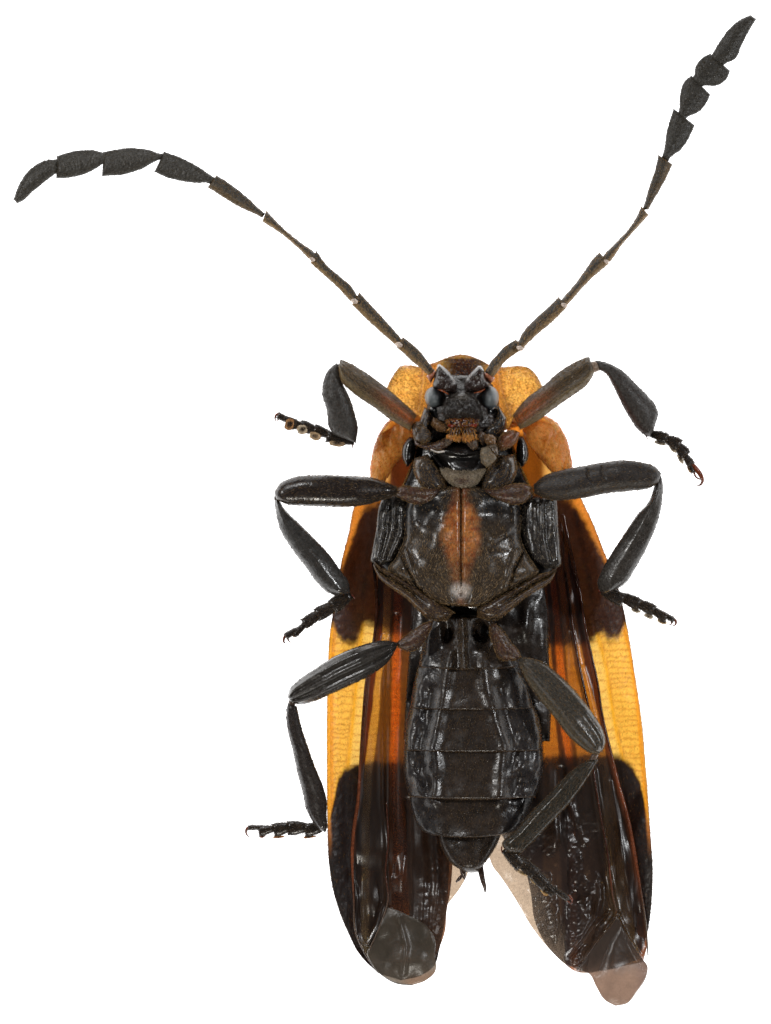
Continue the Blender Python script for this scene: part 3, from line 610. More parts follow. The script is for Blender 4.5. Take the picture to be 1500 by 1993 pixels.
for pts in (([(900, 1688, 1.1, 6), (901, 1698, 1.12, 5.5), (903, 1706, 1.1, 4), (904, 1712, 1.1, 1.5)]), ([(899, 1704, 1.05, 3), (893, 1711, 1.05, 3.4), (887, 1717, 1.05, 1.6)]),
            ([(934, 1686, 1.1, 6), (937, 1702, 1.14, 5.5), (940, 1716, 1.14, 4.6), (943, 1726, 1.12, 3.6), (944, 1737, 1.1, 1.4)])):
    tube("cercus", pts, abd, M_ROUGH, S(74, 56, 48), n=10, step=3)

# ------------------------------------------------------------------ thorax
thx = loft("thorax", [(812, 840), (800, 900), (775, 960), (745, 1030), (735, 1090), (770, 1130), (820, 1170), (860, 1200)], [(990, 840), (1012, 900), (1040, 960), (1078, 1030), (1085, 1090), (1060, 1130), (1010, 1170), (950, 1200)],
           1.0, 0.45, 0.5, beetle, M_BLACK, mott(BLK, 14), step=4, cap=(0.15, 0.15), p=0.7)
def msc(X, Y, u, v):
    c = mixc(S(62, 52, 42), S(40, 33, 29), np.clip(fbm(X/30, Y/30, 4)*2+0.4-0.6*sst(1060, 1130, Y), 0, 1))
    c = mixc(c, BLK, (1-sst(990, 1030, Y))*sst(28, 50, np.abs(X-897)))
    wdt = np.interp(Y, [945, 965, 985, 1010, 1050, 1080, 1110, 1140, 1160], [12, 14, 22, 34, 38, 30, 20, 13, 6])
    m_ = 1-sst(-14, 9, np.abs(X-897)-wdt+fbm(X/8, Y/8, 7)*14)
    c = mixc(c, mixc(S(206, 132, 66), S(150, 74, 32), np.clip(fbm(X/10, Y/10, 17)*2+.45+0.35*(Y < 1000), 0, 1)), m_*0.86*(0.55+0.45*sst(970, 1000, Y))*(1-0.45*sst(1060, 1110, Y)))
    c = mixc(c, S(36, 8, 6), np.exp(-((X-897)/1.9)**2)*(Y < 1145))
    c = mixc(c, S(245, 238, 232), np.exp(-(np.hypot((X-896)*0.85, (Y-1149))/14)**3)); return c
def msf(X, Y, u, v):
    e = -np.exp(-((X-897)/2.6)**2)*0.16*(1-sst(1135, 1150, Y))
    e = e-ridge(X, Y, [(778, 1075), (795, 1110), (809, 1138), (830, 1160)], 2.2, 0.14)+ridge(X, Y, [(788, 1070), (800, 1105), (815, 1140)], 5, 0.08)
    e = e-ridge(X, Y, [(1018, 1075), (1000, 1110), (990, 1148)], 2.2, 0.14)+ridge(X, Y, [(1004, 1072), (992, 1112), (984, 1145)], 5, 0.08)
    e = e+ridge(X, Y, [(1000, 985), (1003, 1020), (980, 1040), (960, 1050)], 6, 0.06)
    e = e-blob(X, Y, 835, 1000, 26, 22, 0.10)-blob(X, Y, 960, 1000, 26, 22, 0.10)-blob(X, Y, 897, 1158, 14, 16, 0.22)
    e = e+blob(X, Y, 850, 1052, 24, 36, 0.13)+blob(X, Y, 945, 1062, 22, 40, 0.10)
    return e+fbm(X/30, Y/30, 12, 2)*0.07
mst = loft("breastplate", [(868, 944), (820, 962), (792, 980), (786, 1010), (785, 1050), (770, 1085), (756, 1106), (790, 1135), (820, 1156), (850, 1172), (876, 1178)],
           [(926, 944), (980, 962), (1010, 980), (1014, 1010), (1014, 1050), (1030, 1085), (1046, 1112), (1010, 1138), (985, 1152), (955, 1170), (930, 1182)],
           1.45, 0.62, 0.3, beetle, M_BLACK, msc, step=2.0, cap=(0.12, 0.06), p=0.62, feat=msf)
hairs("fine_hairs", [(mst, 0.17, 7, 0.85, 13, 0.12, S(176, 146, 106), lambda x, y: 0.12+0.88*np.clip(sst(1000, 1080, y)*(0.5+0.5*np.exp(-((x-897)/75)**4))+np.exp(-((x-897)/36)**4)*.7, 0, 1), 0.3, 6),
                     (mst, 0.5, 9, 0.9, 30, 0.3, S(240, 232, 225), lambda x, y: np.exp(-(np.hypot((x-896)*0.85, y-1148)/12)**4), 0, 0)], mst, M_HAIR)
# side plates with long ribs
def sidep(L, R, ribs, nm="side_plate"):
    o = loft(nm, L, R, 1.44, 0.17, 0.3, beetle, M_BLACK, mott(S(42, 38, 36), 8), step=2.0, cap=(0.2, 0.25), p=0.45,
         feat=lambda X, Y, u, v: sum(ridge(X, Y, r, w_, a*0.42) for r, w_, a in ribs)+fbm(X/6, Y/30, 3)*0.04)
    hairs("fine_hairs", [(o, 0.07, 5, 0.7, 15, 0.15, mixc(GOLD2, DHAIR, .4), None, 0.3, 5)], o, M_HAIR); return o
sidep([(748, 960), (738, 985), (732, 1030), (724, 1075), (722, 1092), (735, 1098)], [(785, 960), (796, 990), (793, 1030), (784, 1060), (768, 1085), (745, 1100)],
      [([(752, 975), (744, 1030), (736, 1085)], 4.5, 0.06), ([(768, 975), (764, 1030), (742, 1095)], 4.5, 0.13), ([(786, 990), (782, 1040), (758, 1090)], 4, 0.08), ([(757, 985), (752, 1040), (740, 1085)], 3.5, -0.12), ([(776, 985), (772, 1040), (752, 1088)], 3.5, -0.08)])
sidep([(1038, 965), (1020, 985), (1015, 1030), (1022, 1060), (1040, 1090), (1062, 1106)], [(1082, 965), (1084, 985), (1086, 1030), (1089, 1070), (1089, 1100), (1080, 1106)],
      [([(1030, 975), (1024, 1030), (1034, 1072)], 4, 0.10), ([(1056, 972), (1056, 1040), (1066, 1092)], 4, 0.12), ([(1075, 972), (1078, 1040), (1082, 1090)], 4, 0.06), ([(1062, 980), (1064, 1050), (1072, 1090)], 3.5, -0.13), ([(1046, 980), (1044, 1050), (1052, 1085)], 4, 0.05)])
# black bulges beside the middle hips
for L, R in (([(796, 850), (784, 868), (782, 890), (790, 908)], [(806, 850), (808, 870), (803, 895), (794, 909)]), ([(1010, 848), (1005, 870), (1006, 895), (1014, 908)], [(1018, 850), (1027, 870), (1027, 895), (1018, 909)])):
    loft("side_bulge", L, R, 1.35, 0.2, 0.2, thx, M_BLACK, BLK, step=2, cap=(0.6, 0.6))
# plate between the front legs and the grey hairy lobe behind it
ps = loft("throat_plate", [(830, 866), (836, 884), (850, 902), (860, 914), (872, 930)], [(950, 862), (952, 885), (944, 905), (940, 920), (928, 930)], 1.55, 0.42, 0.3, beetle, M_GLOSS, mott(BLK, 8), step=2, cap=(0.2, 0.2), p=0.7,
     feat=lambda X, Y, u, v: ridge(X, Y, [(838, 884), (850, 898), (862, 914)], 3, 0.16)-ridge(X, Y, [(850, 890), (870, 912)], 5, 0.10)-blob(X, Y, 900, 895, 40, 12, 0.10)+ridge(X, Y, [(862, 878), (900, 884), (940, 878)], 3, 0.06))
ml = loft("breast_lobe", [(856, 910), (862, 924), (872, 936), (886, 946)], [(946, 912), (938, 926), (930, 938), (918, 947)], 1.75, 0.34, 0.2, beetle, M_MATTE, lambda X, Y, u, v: mixc(S(120, 108, 94), S(86, 52, 38), blob(X, Y, 899, 934, 20, 8, 1.0)), step=2, cap=(0.3, 0.2), p=0.7,
     feat=lambda X, Y, u, v: -blob(X, Y, 899, 936, 18, 7, 0.12)+fbm(X/5, Y/5, 3)*0.06, bow=3)
hairs("fine_hairs", [(ml, 0.55, 5, 0.8, 35, 0.35, S(190, 175, 150), lambda x, y: 1-0.8*blob(x, y, 899, 936, 16, 6, 1.0), 0.8, 5)], ml, M_HAIR)

# ------------------------------------------------------------------ legs
def leg(base, parts, tarsus, claws, label, spurs=(), hk=1.0, hair_col=None, knee=None, pads=()):
    """base = hip; femur, tibia as lofts; tarsal segments; claws"""
    hc = DHAIR if hair_col is None else hair_col
    b = loft("leg", **base, parent=beetle, step=2.0); b['label'] = label
    hi = [(b, 0.12, 6, 0.8, 20, 0.2, mixc(hc, GOLD, .5), None, 0.4, 5)]
    for nm, kw, ha in parts:
        o = loft(nm, parent=b, step=2.0, rough=0.5, **kw)
        hi.append((o, ha[0]*hk, ha[1], 0.8, ha[2], 0.14, ha[3], ha[4] if len(ha) > 4 else None, 1.5, ha[1]*1.1))
    for (L, R, z) in tarsus:
        o = loft("tarsal_segment", L, R, z, 0.075, 0.07, b, M_BLACK, mott(S(38, 33, 30), 4), step=1.8, cap=(0.35, 0.2), p=0.9, rough=0.6)
        hi.append((o, 0.16, 6, 0.8, 28, 0.25, mixc(DHAIR, GOLD, .1), None, 0.9, 6))
    for (cx, cy, ln, wd, ang, zz, pale) in pads:
        ca, sa = math.cos(math.radians(ang)), math.sin(math.radians(ang)); q = lambda a_, b_: (cx+a_*ca-b_*sa, cy+a_*sa+b_*ca)
        o = loft("foot_pad", [q(-ln, -wd*.6), q(-ln*.3, -wd), q(ln*.6, -wd*.9), q(ln, -wd*.3)], [q(-ln, wd*.6), q(-ln*.3, wd), q(ln*.6, wd*.9), q(ln, wd*.3)], zz, 0.05, 0.05, b, M_MATTE,
                 lambda X, Y, u, v, cx=cx, cy=cy, ln=ln, wd=wd, ca=ca, sa=sa: mixc(S(70, 50, 34), S(*pale), sst(0.35, 0.85, np.hypot(((X-cx)*ca+(Y-cy)*sa)/ln, (-(X-cx)*sa+(Y-cy)*ca)/wd))), step=1.2, cap=(0.5, 0.5), feat=lambda X, Y, u, v: -0.05*np.sin(np.pi*u)*np.sin(np.pi*v))
        hi.append((o, 0.5, 4, 0.7, 30, 0.3, S(*pale), None, 1.2, 4))
    if knee: tube("knee_joint", knee[0], b, M_ROUGH, knee[1], n=12, step=2)
    for pts in claws: tube("claw", pts, b, M_GLOSS, S(116, 52, 24), n=8, step=2)
    for pts in spurs: tube("spur", pts, b, M_GLOSS, S(110, 44, 26), n=6, step=3)
    hairs("bristles", hi, b, M_HAIR)
    return b
def seg(x0, y0, w0, x1, y1, w1, flare=0.0, z=1.5):
    """tarsal segment: narrow at the base, flared towards its end"""
    d = np.array([x1-x0, y1-y0], float); ln = np.linalg.norm(d); d /= ln; n = np.array([-d[1], d[0]])
    p = lambda t, w_: np.array([x0, y0])+d*ln*t+n*w_
    L = [p(0, w0), p(0.35, w0*0.4+w1*0.6), p(0.75, w1), p(1+flare, w1*0.95)]; R = [p(0, -w0), p(0.35, -(w0*0.4+w1*0.6)), p(0.75, -w1), p(1+flare, -w1*0.95)]
    return (L, R, z)
def legcol(dark, gold, t0, t1):
    return lambda X, Y, u, v: mixc(dark, gold, sst(t0, t1, u)*(0.7+0.6*fbm(X/8, Y/8, 3)))
# front left
frontfem = lambda X, Y, u, v: mixc(mixc(S(74, 64, 50), S(126, 108, 70), sst(0.6, 0.95, u)*0.9), S(170, 84, 26), sst(0.35, 0.9, v)*np.exp(-((u-0.42)/0.26)**2)*0.95)  # lit lower edge and orange glow of light shining through, put into the colour
leg(dict(L=[(800, 826), (812, 820), (824, 826), (832, 842)], R=[(803, 845), (808, 858), (824, 862), (836, 858)], z=1.75, top=0.28, bot=0.2, mat=M_ROUGH, col=mott(S(62, 50, 42), 6), cap=(0.4, 0.4)),
    [("femur", dict(L=[(662, 699), (681, 707.5), (715, 728), (751, 755), (785, 784), (810, 808)], R=[(658.5, 713), (665, 742), (688, 765), (727, 792), (761, 817), (799, 838)], z=[2.05, 2.05, 1.95, 1.85], top=[0.2, 0.27, 0.27, 0.2], bot=0.22, mat=M_MATTE, col=frontfem, cap=(0.3, 0.3), feat=lambda X, Y, u, v: 0.05*np.exp(-((u-0.35)/0.1)**2)-0.05*np.exp(-((u-0.62)/0.12)**2)), (0.14, 7, 14, mixc(DHAIR, GOLD, .4))),
     ("tibia", dict(L=[(655, 706), (638, 722), (629, 745), (627, 767), (636, 797), (640, 829), (648, 846)], R=[(658, 712), (662, 729), (667, 747), (680, 774), (690, 806), (696, 833), (692, 862)], z=[1.98, 1.9, 1.75], top=[0.1, 0.2, 0.24, 0.2], bot=0.18, mat=M_MATTE, col=mott(S(60, 57, 54), 10), cap=(0.3, 0.3)), (0.10, 6, 14, DHAIR))],
    [seg(690, 858, 8, 640, 850, 11, .1, 1.68), seg(642, 847, 7, 613, 835, 10, .1, 1.62), seg(616, 838, 6, 585, 829, 12, .05, 1.58), seg(588, 829, 5, 556, 822, 12, .0, 1.54), seg(562, 819, 3.5, 540, 808, 6.5, .0, 1.52)],
    [[(543, 805, 1.52, 2.6), (538, 807, 1.5, 2.4), (535, 813, 1.46, 1.8), (537, 821, 1.42, .6)], [(544, 812, 1.5, 2.2), (541, 816, 1.47, 1.8), (540, 821, 1.42, .6)]],
    "left front leg folded back with pale tan pads on the foot", pads=[(656, 863, 15, 5.5, 5, 1.72, (190, 160, 120)), (613, 849, 11, 7, 18, 1.68, (205, 175, 135)), (588, 836, 9, 9.5, 80, 1.64, (215, 195, 165)), (563, 826, 8.5, 11, 20, 1.6, (190, 140, 90))], knee=([(664, 716, 1.98, 4), (661, 714, 1.98, 5.5), (656, 712, 1.96, 4)], S(60, 46, 38)), spurs= [[(687, 862, 1.7, 1.6), (686, 868, 1.68, 1.3), (685, 874, 1.66, .4)]])
# front right
leg(dict(L=[(1004, 838), (990, 838), (974, 848), (966, 864)], R=[(1012, 842), (1004, 860), (990, 872), (974, 878)], z=1.75, top=0.26, bot=0.2, mat=M_ROUGH, col=mott(S(112, 66, 44), 6), cap=(0.4, 0.4)),
    [("femur", dict(L=[(1147, 694), (1114, 708), (1084, 728), (1058, 751), (1025, 776), (998, 808)], R=[(1156, 726), (1142, 748), (1111, 771), (1076, 796), (1045, 819), (1012, 836)], z=[2.1, 2.05, 1.95, 1.85], top=[0.2, 0.27, 0.27, 0.2], bot=0.22, mat=M_MATTE, col=frontfem, cap=(0.22, 0.3), feat=lambda X, Y, u, v: 0.05*np.exp(-((u-0.25)/0.1)**2)-0.06*np.exp(-((u-0.55)/0.14)**2)+0.04*np.exp(-((u-0.8)/0.08)**2)), (0.14, 7, 14, mixc(DHAIR, GOLD, .4))),
     ("tibia", dict(L=[(1158, 702), (1177, 705), (1208, 720), (1236, 746), (1263, 774), (1276, 791), (1280, 807), (1276, 822), (1271, 838)], R=[(1163, 718), (1178, 726), (1192, 748), (1208, 781), (1228, 817), (1243, 837), (1254, 846), (1265, 850)], z=[2.02, 1.9, 1.75], top=[0.09, 0.2, 0.24, 0.2], bot=0.18, mat=M_MATTE, col=lambda X, Y, u, v: mixc(S(60, 56, 53), S(78, 46, 36), sst(0.7, 1, u)*.7), cap=(0.25, 0.25)), (0.10, 6, 14, DHAIR))],
    [seg(1266, 843, 6, 1296, 853, 10, .1, 1.68), seg(1293, 852, 6, 1321, 866, 12, .1, 1.62), seg(1315, 862, 6, 1334, 886, 12, .05, 1.58), seg(1331, 884, 5, 1345, 904, 8, .05, 1.54), seg(1340, 898, 3, 1350, 920, 5, 0, 1.5)],
    [[(1344, 900, 1.54, 3.4), (1354, 912, 1.52, 5), (1364, 926, 1.5, 4.6), (1367, 937, 1.46, 3), (1362, 944, 1.42, 2), (1354, 944, 1.4, .6)], [(1350, 918, 1.5, 2.4), (1354, 928, 1.46, 2), (1360, 932, 1.44, 1.6), (1366, 934, 1.42, .8)]],
    "right front leg reaching outward with a large hooked claw", pads=[(1284, 862, 11, 3.5, 15, 1.66, (200, 185, 160)), (1309, 873, 9, 4, 50, 1.62, (205, 190, 165)), (1324, 893, 10, 4, 62, 1.58, (210, 195, 170)), (1341, 912, 8, 3, 66, 1.52, (190, 150, 100))], knee=([(1146, 717, 2.0, 10), (1156, 714, 2.0, 11), (1166, 712, 1.96, 9)], S(150, 128, 110)), spurs= [[(1256, 845, 1.7, 1.6), (1258, 850, 1.7, 1.3), (1262, 857, 1.66, .4)]])
# middle left: hip, trochanter, femur, tibia
tro = lambda X, Y, u, v: mixc(S(80, 52, 42), S(58, 45, 40), np.clip(fbm(X/8, Y/8, 2)*2+.5, 0, 1))
mcox = lambda X, Y, u, v: mixc(S(46, 42, 42), S(92, 80, 66), sst(0.35, 0.0, v)*0.6)
leg(dict(L=[(806, 892), (805, 915), (815, 940), (835, 960)], R=[(832, 884), (852, 912), (868, 938), (868, 960)], z=1.6, top=0.38, bot=0.3, mat=M_GLOSS, col=mcox, cap=(0.4, 0.4), p=0.85),
    [("trochanter", dict(L=[(858, 950), (835, 950), (805, 948), (786, 946), (770, 952)], R=[(852, 962), (838, 976), (812, 982), (788, 974), (768, 964)], z=1.85, top=0.2, bot=0.2, mat=M_ROUGH, col=tro, cap=(0.35, 0.35)), (0.08, 6, 20, mixc(DHAIR, GOLD, .5))),
     ("femur", dict(L=[(533, 959), (545, 941), (577, 928), (622, 925), (679, 926.5), (724, 930), (747, 937), (773, 948)], R=[(538, 972), (554, 980), (588, 984), (633, 986), (679, 986), (713, 982), (747, 972), (772, 962)], z=[2.2, 2.15, 2.05, 1.95], top=[0.22, 0.28, 0.28, 0.16], bot=0.24, mat=M_BLACK, col=legcol(S(40, 33, 30), S(56, 48, 40), .6, 1), cap=(0.45, 0.4)), (0.06, 6, 12, mixc(DHAIR, GOLD, .3))),
     ("tibia", dict(L=[(534, 972), (537, 998), (545, 1030), (565, 1064), (592, 1100), (617, 1134), (636, 1152), (656, 1161)], R=[(541, 970), (554, 991), (579, 1016), (611, 1048), (640, 1079), (660, 1107), (679, 1136), (681, 1154)], z=[2.1, 2.0, 1.8], top=[0.1, 0.18, 0.22, 0.2], bot=0.18, mat=M_GLOSS, col=mott(S(58, 56, 54), 10), cap=(0.3, 0.3), feat=lambda X, Y, u, v: 0.05*np.exp(-((u-0.45)/0.2)**2)), (0.08, 5, 12, DHAIR))],
    [seg(682, 1156, 9, 648, 1180, 15, .08, 1.72), seg(652, 1178, 10, 618, 1196, 13.5, .08, 1.68), seg(622, 1194, 9, 592, 1214, 11, .05, 1.64), seg(596, 1212, 6, 573, 1235, 6, .05, 1.60), seg(582, 1222, 3.5, 555, 1239, 6, .0, 1.58)],
    [[(558, 1234, 1.58, 3), (553, 1241, 1.56, 2.8), (552, 1249, 1.52, 2), (556, 1253, 1.5, .6)], [(560, 1243, 1.56, 2), (563, 1249, 1.52, 1.2), (568, 1251, 1.5, .4)]],
    "left middle leg bent sharply at the knee", pads=[(667, 1176, 18, 2.6, -38, 1.66, (190, 180, 165)), (575, 1236, 6, 3, -30, 1.6, (180, 140, 95))], knee=([(543, 962, 2.1, 5), (539, 968, 2.1, 6), (538, 976, 2.08, 4)], S(70, 56, 48)), spurs= [[(684, 1158, 1.76, 1.4), (688, 1161, 1.76, 1.1), (691, 1166, 1.74, .4)]])
# middle right
leg(dict(L=[(1000, 884), (1006, 910), (998, 935), (978, 958)], R=[(972, 886), (950, 912), (934, 938), (936, 960)], z=1.6, top=0.38, bot=0.3, mat=M_GLOSS, col=mcox, cap=(0.4, 0.4), p=0.85),
    [("trochanter", dict(L=[(940, 952), (965, 950), (1000, 942), (1020, 942), (1036, 950)], R=[(948, 962), (970, 974), (1000, 982), (1018, 978), (1034, 962)], z=1.85, top=0.2, bot=0.2, mat=M_ROUGH, col=tro, cap=(0.35, 0.35)), (0.08, 6, 20, mixc(DHAIR, GOLD, .5))),
     ("femur", dict(L=[(1287, 921), (1272, 907), (1249, 900), (1215, 896), (1181, 899), (1136, 907), (1091, 916), (1057, 927.6), (1038, 944)], R=[(1281, 939), (1265, 949), (1227, 955), (1181, 960), (1136, 968.5), (1102, 973), (1068, 972), (1040, 960)], z=[2.2, 2.15, 2.05, 1.95], top=[0.22, 0.28, 0.28, 0.16], bot=0.24, mat=M_MATTE, col=legcol(S(42, 36, 33), S(66, 56, 44), .6, 1), cap=(0.4, 0.3), feat=lambda X, Y, u, v: -ridge(X, Y, [(1142, 913), (1145, 930), (1152, 941)], 1.8, 0.05)-ridge(X, Y, [(1171, 908), (1171, 922), (1178, 930)], 1.8, 0.04)), (0.06, 6, 12, mixc(DHAIR, GOLD, .3))),
     ("tibia", dict(L=[(1286, 925), (1290, 943.5), (1289, 971), (1281, 1011), (1267, 1048), (1249, 1084), (1233, 1111), (1220, 1132), (1204, 1144), (1192, 1150)], R=[(1273, 946), (1263, 975), (1240, 1002), (1215, 1039), (1190, 1077), (1172, 1109), (1163, 1136), (1168, 1150), (1180, 1156)], z=[2.1, 2.0, 1.8], top=[0.1, 0.18, 0.22, 0.2], bot=0.18, mat=M_BLACK, col=mott(S(60, 56, 52), 10), cap=(0.3, 0.3), feat=lambda X, Y, u, v: 0.05*np.exp(-((u-0.5)/0.2)**2)), (0.08, 5, 12, DHAIR))],
    [seg(1170, 1146, 9, 1210, 1168, 13, .08, 1.72), seg(1208, 1160, 8, 1243, 1176, 12, .08, 1.68), seg(1238, 1172, 7, 1272, 1188, 11, .05, 1.64), seg(1266, 1184, 6, 1296, 1204, 9, .05, 1.60), seg(1286, 1192, 3.5, 1312, 1208, 5, 0, 1.58)],
    [[(1308, 1204, 1.58, 3), (1315, 1209, 1.56, 2.8), (1314, 1216, 1.52, 1.8), (1308, 1218, 1.5, .6)], [(1308, 1210, 1.56, 2), (1306, 1215, 1.54, 1.4), (1299, 1216, 1.5, .5)]],
    "right middle leg with the foot pointing down to the right", pads=[(1192, 1164, 18, 2.4, 25, 1.66, (190, 180, 165)), (1237, 1188, 9, 3.5, 20, 1.66, (205, 190, 165)), (1262, 1199, 9, 4, 20, 1.62, (210, 195, 170)), (1288, 1209, 9, 4.5, 20, 1.58, (215, 190, 150))], knee=([(1276, 928, 2.1, 6), (1279, 938, 2.08, 8), (1279, 948, 2.05, 6)], S(70, 50, 42)), spurs= [[(1165, 1148, 1.76, 1.4), (1167, 1152, 1.76, 1.1), (1170, 1156, 1.74, .4)]])
# hind left
hf = lambda X, Y, u, v: 0.040*np.exp(-((u-0.20)/0.07)**2)-0.036*np.exp(-((u-0.36)/0.09)**2)+0.05*np.exp(-((u-0.52)/0.08)**2)-0.04*np.exp(-((u-0.67)/0.08)**2)+0.042*np.exp(-((u-0.82)/0.06)**2)
hcx = lambda X, Y, u, v: mixc(S(58, 46, 41), S(24, 21, 21), np.exp(-((u-0.45)/0.14)**2)*(1-sst(0.5, 0.8, v)))
hcf = lambda X, Y, u, v: -0.20*np.exp(-((u-0.45)/0.15)**2)*(1-sst(0.5, 0.85, v))
leg(dict(L=[(728, 1092), (738, 1103), (765, 1116), (800, 1137), (830, 1157), (862, 1178), (884, 1192)], R=[(726, 1100), (738, 1124), (764, 1146), (790, 1164), (812, 1186), (838, 1206), (868, 1208)], z=1.62, top=[0.14, .2, .25, .3, .3], bot=0.25, mat=M_BLACK, col=hcx, cap=(0.2, 0.4), p=0.8, feat=hcf),
    [("trochanter", dict(L=[(842, 1208), (828, 1212), (806, 1226), (786, 1240), (772, 1252)], R=[(842, 1216), (830, 1240), (814, 1262), (796, 1268), (774, 1260)], z=1.80, top=0.2, bot=0.2, mat=M_ROUGH, col=tro, cap=(0.3, 0.3)), (0.08, 6, 20, mixc(DHAIR, GOLD, .5))),
     ("femur", dict(L=[(559, 1357), (566, 1338), (586, 1320), (618, 1298), (655, 1276), (704, 1256), (749, 1247), (775, 1251)], R=[(565, 1366), (583, 1371), (608, 1366), (643, 1351), (680, 1334), (717, 1316), (754, 1289), (771, 1262)], z=[2.1, 2.1, 2.0, 1.9], top=[0.2, 0.26, 0.26, 0.14], bot=0.22, mat=M_GLOSS, col=mott(S(58, 54, 50), 8), cap=(0.35, 0.35), feat=hf), (0.02, 6, 10, DHAIR)),
     ("tibia", dict(L=[(560, 1368), (557, 1390), (560, 1422), (569, 1456), (578, 1501), (588, 1538), (598, 1580), (612, 1604), (622, 1616)], R=[(577, 1374), (584, 1407), (598, 1451), (613, 1493), (628, 1530), (635, 1557), (635, 1587), (636, 1610), (632, 1620)], z=[2.0, 1.8, 1.5, 1.3], top=[0.1, 0.16, 0.2, 0.16], bot=0.16, mat=M_BLACK, col=mott(S(52, 47, 45), 8), cap=(0.25, 0.25)), (0.10, 6, 12, DHAIR))],
    [seg(628, 1610, 8, 594, 1616, 13, .06, 1.25), seg(598, 1610, 8, 561, 1612, 14, .06, 1.22), seg(566, 1608, 7, 533, 1616, 13, .05, 1.2), seg(536, 1612, 4, 504, 1618, 10, .05, 1.18), seg(514, 1610, 3, 482, 1611, 5, 0, 1.16)],
    [[(486, 1609, 1.16, 3), (480, 1613, 1.14, 2.8), (479, 1622, 1.1, 2), (485, 1630, 1.06, .7)]],
    "left hind leg with three shiny ridges on its thigh", pads=[(602, 1629, 12, 2, -8, 1.24, (190, 130, 70)), (542, 1629, 11, 2, -6, 1.2, (190, 130, 70)), (511, 1627, 6, 3, -25, 1.18, (170, 110, 80))], knee=([(572, 1358, 2.02, 6), (568, 1366, 2.0, 7), (568, 1376, 1.98, 6)], S(90, 74, 64)))
# hind right
leg(dict(L=[(1084, 1104), (1072, 1112), (1050, 1118), (1010, 1140), (975, 1158), (945, 1172), (928, 1180)], R=[(1083, 1110), (1070, 1132), (1040, 1152), (1010, 1172), (990, 1190), (962, 1208), (930, 1200)], z=1.62, top=[0.14, .2, .25, .3, .3], bot=0.25, mat=M_BLACK, col=hcx, cap=(0.2, 0.4), p=0.8, feat=hcf),
    [("trochanter", dict(L=[(962, 1212), (978, 1226), (994, 1250), (1008, 1266), (1014, 1280)], R=[(952, 1216), (954, 1238), (962, 1262), (971, 1281), (1004, 1286)], z=1.80, top=0.2, bot=0.2, mat=M_ROUGH, col=tro, cap=(0.3, 0.3)), (0.08, 6, 20, mixc(DHAIR, GOLD, .5))),
     ("femur", dict(L=[(1012, 1280), (1028, 1281), (1049, 1286), (1089, 1315), (1125, 1352), (1155, 1391), (1173, 1421), (1178, 1445), (1172, 1462)], R=[(1009, 1288), (1025, 1325), (1050, 1361), (1080, 1397), (1107, 1433), (1131, 1454), (1150, 1466), (1163, 1468)], z=[1.9, 2.0, 2.1, 2.1], top=[0.14, 0.24, 0.26, 0.22], bot=0.22, mat=M_BLACK, col=legcol(S(64, 60, 54), S(96, 86, 68), .6, 1), cap=(0.3, 0.3), feat=lambda X, Y, u, v: 0.02*np.exp(-((u-0.12)/0.07)**2)-0.025*np.exp(-((u-0.28)/0.09)**2)+0.04*np.exp(-((u-0.58)/0.12)**2)-0.02*np.exp(-((u-0.8)/0.08)**2)), (0.10, 6, 10, mixc(DHAIR, GOLD, .4))),
     ("tibia", dict(L=[(1164, 1478), (1150, 1502), (1113, 1556), (1065, 1608), (1030, 1645), (1012, 1662)], R=[(1146, 1478), (1110, 1502), (1070, 1544), (1031, 1584), (1003, 1617), (978, 1643), (986, 1658)], z=[2.0, 1.95, 1.85, 1.8], top=[0.1, 0.16, 0.19, 0.16], bot=0.16, mat=M_BLACK, col=mott(S(48, 46, 41), 8), cap=(0.25, 0.3), feat=lambda X, Y, u, v: 0.008*np.cos(u*18)), (0.16, 7, 10, mixc(DHAIR, GOLD, .2)))],
    [seg(984, 1650, 11, 1012, 1684, 13, .1, 1.75), seg(1006, 1670, 9, 1040, 1700, 13, .08, 1.7), seg(1030, 1692, 9, 1062, 1724, 12, .08, 1.66), seg(1054, 1716, 8, 1078, 1740, 9, .05, 1.62), seg(1066, 1722, 4, 1106, 1750, 6, 0, 1.6)],
    [[(1100, 1744, 1.6, 3), (1108, 1745, 1.6, 2.8), (1113, 1751, 1.56, 2), (1112, 1759, 1.52, .7)], [(1100, 1750, 1.58, 2), (1106, 1755, 1.54, 1.6), (1111, 1759, 1.5, .6)]],
    "right hind leg lying across the folded wing", pads=[(1016, 1699, 11, 2.5, 28, 1.7, (215, 185, 135)), (1040, 1714, 10, 4, 42, 1.66, (225, 200, 150)), (1060, 1735, 9, 5, 42, 1.62, (225, 190, 130))], knee=([(1162, 1462, 2.02, 6), (1157, 1470, 2.0, 6.5), (1152, 1482, 1.98, 6)], S(110, 92, 80)), spurs= [[(976, 1648, 1.8, 1.4), (976, 1656, 1.78, 1.1), (977, 1662, 1.76, .4)]])

